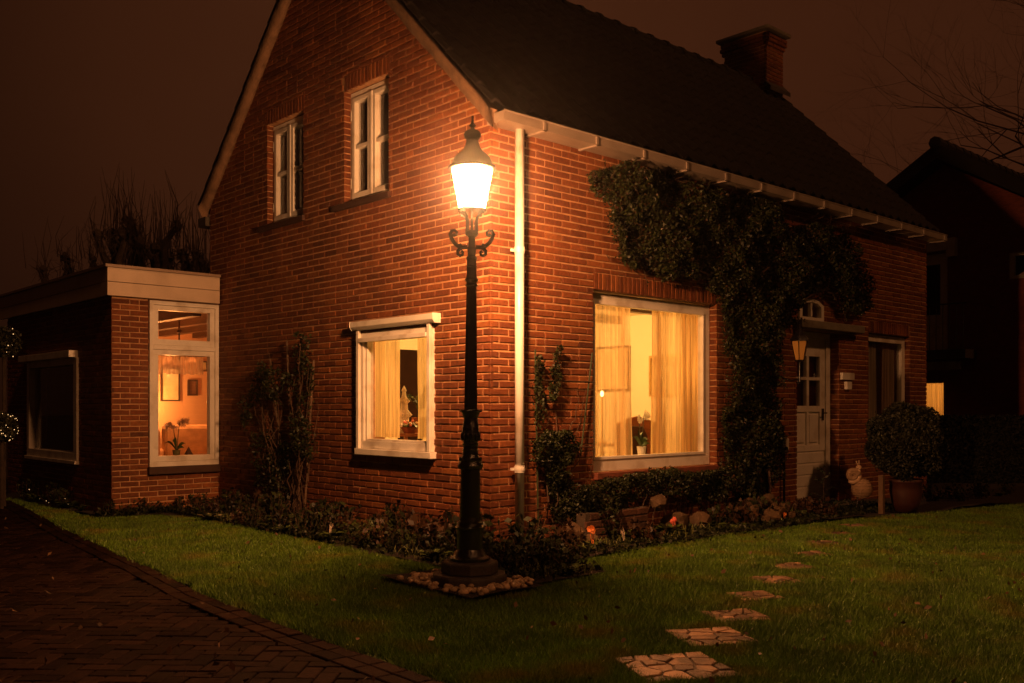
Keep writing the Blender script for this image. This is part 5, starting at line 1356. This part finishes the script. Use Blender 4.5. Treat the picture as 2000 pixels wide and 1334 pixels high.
for s in (-1, 1):
    mb = MB(); L = 5.9
    Y = lambda q: 2.05+s*q
    v = [(14.0, Y(0), 6.72), (24.2, Y(0), 6.72), (24.2, Y(L), 6.72-.62*L), (14.0, Y(L), 6.72-.62*L)]; v += [(x, y, z-.30) for x, y, z in v]
    mb.add(v, [(0, 1, 2, 3), (4, 5, 6, 7), (0, 1, 5, 4), (1, 2, 6, 5), (2, 3, 7, 6), (3, 0, 4, 7)]); mb.build('roof', TILEM, NB)
    for k in range(0): MB().box(13.96, 14.28, Y(k*.3)-.15*(1), Y(k*.3)+.15, 6.74-.62*k*.3-.12, 6.76-.62*k*.3+.0).build('verge_tile', TILE, NB)
for k in range(27): MB().lathe([(.13, 0), (.15, .05), (.13, .06), (.125, .38)], (0, 0, 0), 10).v
mb = MB()
for k in range(26): mb.tube([(13.95+k*.39, 2.05, 6.73), (14.0+k*.39, 2.05, 6.735), (14.38+k*.39, 2.05, 6.72)], [.13, .13, .11], 8)
mb.build('ridge', TILEM, NB)
W = bars(MB(), Mn, 1.98, 2.75, 2.50, 4.52, .16, .16, .10, .22, -.12, -.02).build('balcony_door', WHITE, NB)
MB().slab([(2.14, 2.6), (2.59, 2.6), (2.59, 3.25), (2.14, 3.25)], Mn, -.09, -.05).build('panel', WHITE, W)
MB().slab([(2.14, 3.27), (2.59, 3.27), (2.59, 4.30), (2.14, 4.30)], Mn, -.10, -.08).build('curtain', DRAPE, W)
MB().slab([(1.78, 4.56), (2.9, 4.56), (2.9, 4.80), (1.78, 4.80)], Mn, .0, .14).build('lintel_board', WHITE, NB)
MB().slab([(1.78, 4.42), (1.96, 4.42), (1.96, 4.555), (1.78, 4.555)], Mn, .0, .14).build('lintel_board', WHITE, NB)
MB().slab([(1.40, 2.30), (2.9, 2.30), (2.9, 2.48), (1.40, 2.48)], Mn, .0, .55).build('balcony', mat('dark_slab', (.02, .014, .012), .8), NB)
for y in np.arange(1.45, 2.8, .135): MB().tube([(13.88, y, 2.48), (13.88, y, 3.38)], .010, 5).build('baluster', IRON, NB)
MB().tube([(13.88, 1.4, 3.40), (13.88, 2.85, 3.40)], .014, 6).build('handrail', IRON, NB)
MB().slab([(1.70, 2.09), (2.9, 2.09), (2.9, 2.26), (1.70, 2.26)], Mn, .0, .10).build('lintel_board', WHITE, NB)
W = bars(MB(), Mn, 2.02, 2.9, 1.10, 1.84, .06, .06, .05, .02, -.12, -.04).build('window', WHITE, NB); W['label'] = 'lit window with curtain'
pane(Mn, 2.08, 2.84, 1.15, 1.82, -.08, W)
MB().box(16.2, 16.3, .8, 3.6, .6, 2.2).box(14.66, 16.2, .8, .82, .6, 2.2).box(14.66, 16.2, 3.58, 3.6, .6, 2.2).box(14.66, 16.3, .8, 3.6, 2.22, 2.25).box(14.66, 16.3, .8, 3.6, .55, .58).build('lit_room', PLASTER, NB)
curtain('yellow lit curtain in the ground floor window of the house next door', (14.62, 2.0), (14.62, 2.9), 1.1, 1.85, SHEER, 9, .02)
point('neighbour_room_light', (15.4, 2.3, 1.75), 22, (1, .5, .12), .08)
W = bars(MB(), Mn, -.6, .78, 3.85, 4.38, .09, .09, .07, .07, -.12, -.03).build('window', WHITE, NB)
pane(Mn, -.5, .69, 3.92, 4.31, -.08, W)

# ---------------------------------------------------------------- trees behind
def branch(mb, p, d, L, r, depth, spread=.5, seg=5, twigs=None, up=.1):
    n = 4; pts = [p]; rs_ = [r]; q = p.copy(); dd_ = d.copy()
    for i in range(n):
        dd_ = (dd_+Vector((random.gauss(0, .16), random.gauss(0, .16), random.gauss(0, .12)+up*.3))).normalized(); q = q+dd_*L/n; pts.append(q.copy()); rs_.append(r*(1-.45*(i+1)/n))
    mb.tube(pts, rs_, seg if r > .02 else 3, False)
    if depth > 0:
        for k in range(random.choice((2, 3, 3, 4))):
            i = random.randint(2, n); nd = (dd_+Vector((random.gauss(0, spread), random.gauss(0, spread), random.gauss(0, spread*.7)+up))).normalized()
            branch(mb, pts[i], nd, L*random.uniform(.6, .8), rs_[i]*.72, depth-1, spread, seg, twigs, up)
def D3(x, y, t):
    u = (x-1000)/1879; v = (795-y)/1879; return CAM+AX*t+RT*u*t+Vector((0, 0, v*t))
pl = [(110, 545, 21, 3), (165, 520, 20, 3), (235, 475, 17, 7), (300, 468, 17.5, 6), (348, 490, 18, 6), (388, 510, 18.5, 4)]
pw = ['farthest left small pollard tree behind the garden room roof', 'low pollard tree second from the left behind the garden room', 'broadest pollard tree above the corner of the garden room roof', 'pollard tree right of the broadest one behind the garden room', 'pollard tree second nearest to the gable, leaning branches', 'small pollard tree closest to the gable wall']
for i, (x, y, t, kn) in enumerate(pl):
    top = D3(x, y, t); base = Vector((top.x, top.y, 0))
    r = thing('pollard_tree', pw[i], 'tree', base, 'pollard trees behind the garden room')
    tr = MB(); tr.tube([base, base+Vector((.05, .03, top.z*.5)), Vector((top.x, top.y, top.z-.9))], [.20, .16, .15], 8); tr.build('trunk', BARK, r)
    lb = MB(); tw = MB()
    for k in range(kn):
        a = (k-(kn-1)/2)/max(1, kn)*1.0; kb = top+RT*a*(1.1 if kn > 5 else .7)+AX*random.uniform(-.4, .4)+Vector((0, 0, random.uniform(-.35, .25)))
        wander(lb, (top.x, top.y, top.z-.95), kb, .085, .05, 5, .05, 6)
        lb.ball(kb, random.uniform(.07, .12), 7, 5, 1, .25)
        for m_ in range(24):      # short spiky twigs
            d_ = Vector((random.gauss(0, 1), random.gauss(0, 1), random.gauss(.3, .8))).normalized(); q_ = kb+d_*random.uniform(.12, .42); q_.z += random.uniform(-.25, .1)
            tw.tube([kb+Vector((0, 0, random.uniform(-.4, .1))), (kb+q_)/2+Vector((0, 0, random.gauss(0, .05))), q_], [.011, .007, .003], 3, False)
        for m_ in range(5):      # long straight shoots
            b_ = kb+RT*random.gauss(0, .14)+AX*random.gauss(0, .1); h_ = random.uniform(.5, 1.25)
            tw.tube([b_, b_+Vector((random.gauss(0, .05), random.gauss(0, .05), h_*.5)), b_+Vector((random.gauss(0, .09), random.gauss(0, .09), h_))], [.011, .007, .003], 3, False)
    lb.build('limb', BARK, r); tw.build('twig', BARK, r)
for nm, lab, x, y, t, L, r0, dep in (('bare_tree', 'tall bare tree reaching into the upper right corner of the sky', 2230, 640, 30, 6.4, .17, 6),
                           ('bare_tree', 'small bare tree in the gap between the two roofs, left one', 1690, 700, 42, 3.0, .16, 5), ('bare_tree', 'small bare tree in the gap between the two roofs, right one', 1742, 700, 44, 3.0, .16, 5)):
    b_ = D3(x, y, t); b_.z = 0; r = thing(nm, lab, 'tree', b_, 'bare trees far behind')
    mb = MB(); h0 = 6.5 if L > 4 else 6.2
    mb.tube([b_, b_+Vector((0, 0, h0))], [r0*1.3, r0], 8); mb.build('trunk', BARK, r)
    mb = MB()
    for k in range(7 if L > 4 else 5):
        a = 2*PI*k/6; branch(mb, b_+Vector((0, 0, h0*(.7+.3*random.random()))), Vector((math.cos(a)*.7, math.sin(a)*.7, 1.0)).normalized(), L*.8, r0*.5, dep-1, .6)
    mb.build('crown', BARK, r)

# fairy lit standard trees and ground lights at the far left
BULB = emis('fairy_bulb', (1, .55, .22), 2.2)
def fairy(label, x, y, z, r_, nb, trunk=True, cat='tree'):
    r = thing('fairy_light_tree', label, cat, (x, y, 0))
    C = rand_unit(1500)*r_*RNG.beta(5, 1.5, 1500)[:, None]+np.array([x, y, z]); npmesh('foliage', leaves(C, .05, .6), 4, LEAFB, r)
    if trunk: MB().tube([(x, y, 0), (x, y, z)], .025, 8).build('stem', BARK, r)
    mb = MB()
    for k in range(nb):
        a = random.uniform(0, 2*PI); h = random.uniform(-.9, .95); s = math.sqrt(1-h*h); mb.ball((x+math.cos(a)*s*r_, y+math.sin(a)*s*r_, z+h*r_), random.uniform(.003, .006), 5, 4)
    mb.build('light_string', BULB, r)
fairy('small round standard tree wrapped in fairy lights at the left edge', -2.14, 7.16, 1.06, .20, 46)
p_ = D3(8, 668, 12.8); fairy('taller round tree with a few fairy lights high at the left edge', p_.x, p_.y, p_.z, .22, 22)
r = thing('light_string', 'string of tiny warm lights lying in the dark border by the garden room', 'fairy lights', (-1.75, 8, .05))
mb = MB(); wire = []
for k in range(26):
    y = 5.6+k*.13; q = Vector((-1.66+random.gauss(0, .06), y, .06+abs(random.gauss(0, .06)))); wire.append(q)
    if random.random() < .45: mb.ball(q, random.uniform(.002, .0045), 5, 4)
mb.build('bulbs', BULB, r); MB().tube(wire, .002, 3).build('wire', IRON, r)

# misty night air
hz = MB().box(-16, 50, -14, 32, -1.2, 19).build('haze', None); hz['kind'] = 'stuff'; tag(hz, 'thin night mist around house and lamp', 'mist')
hm = bpy.data.materials.new('haze'); hm.use_nodes = True; t = hm.node_tree; t.nodes.clear()
o_ = t.nodes.new('ShaderNodeOutputMaterial'); pv = t.nodes.new('ShaderNodeVolumePrincipled')
pv.inputs['Color'].default_value = (1, .95, .9, 1); pv.inputs['Density'].default_value = .0015; pv.inputs['Anisotropy'].default_value = .975
t.links.new(pv.outputs[0], o_.inputs['Volume']); hz.data.materials.append(hm)
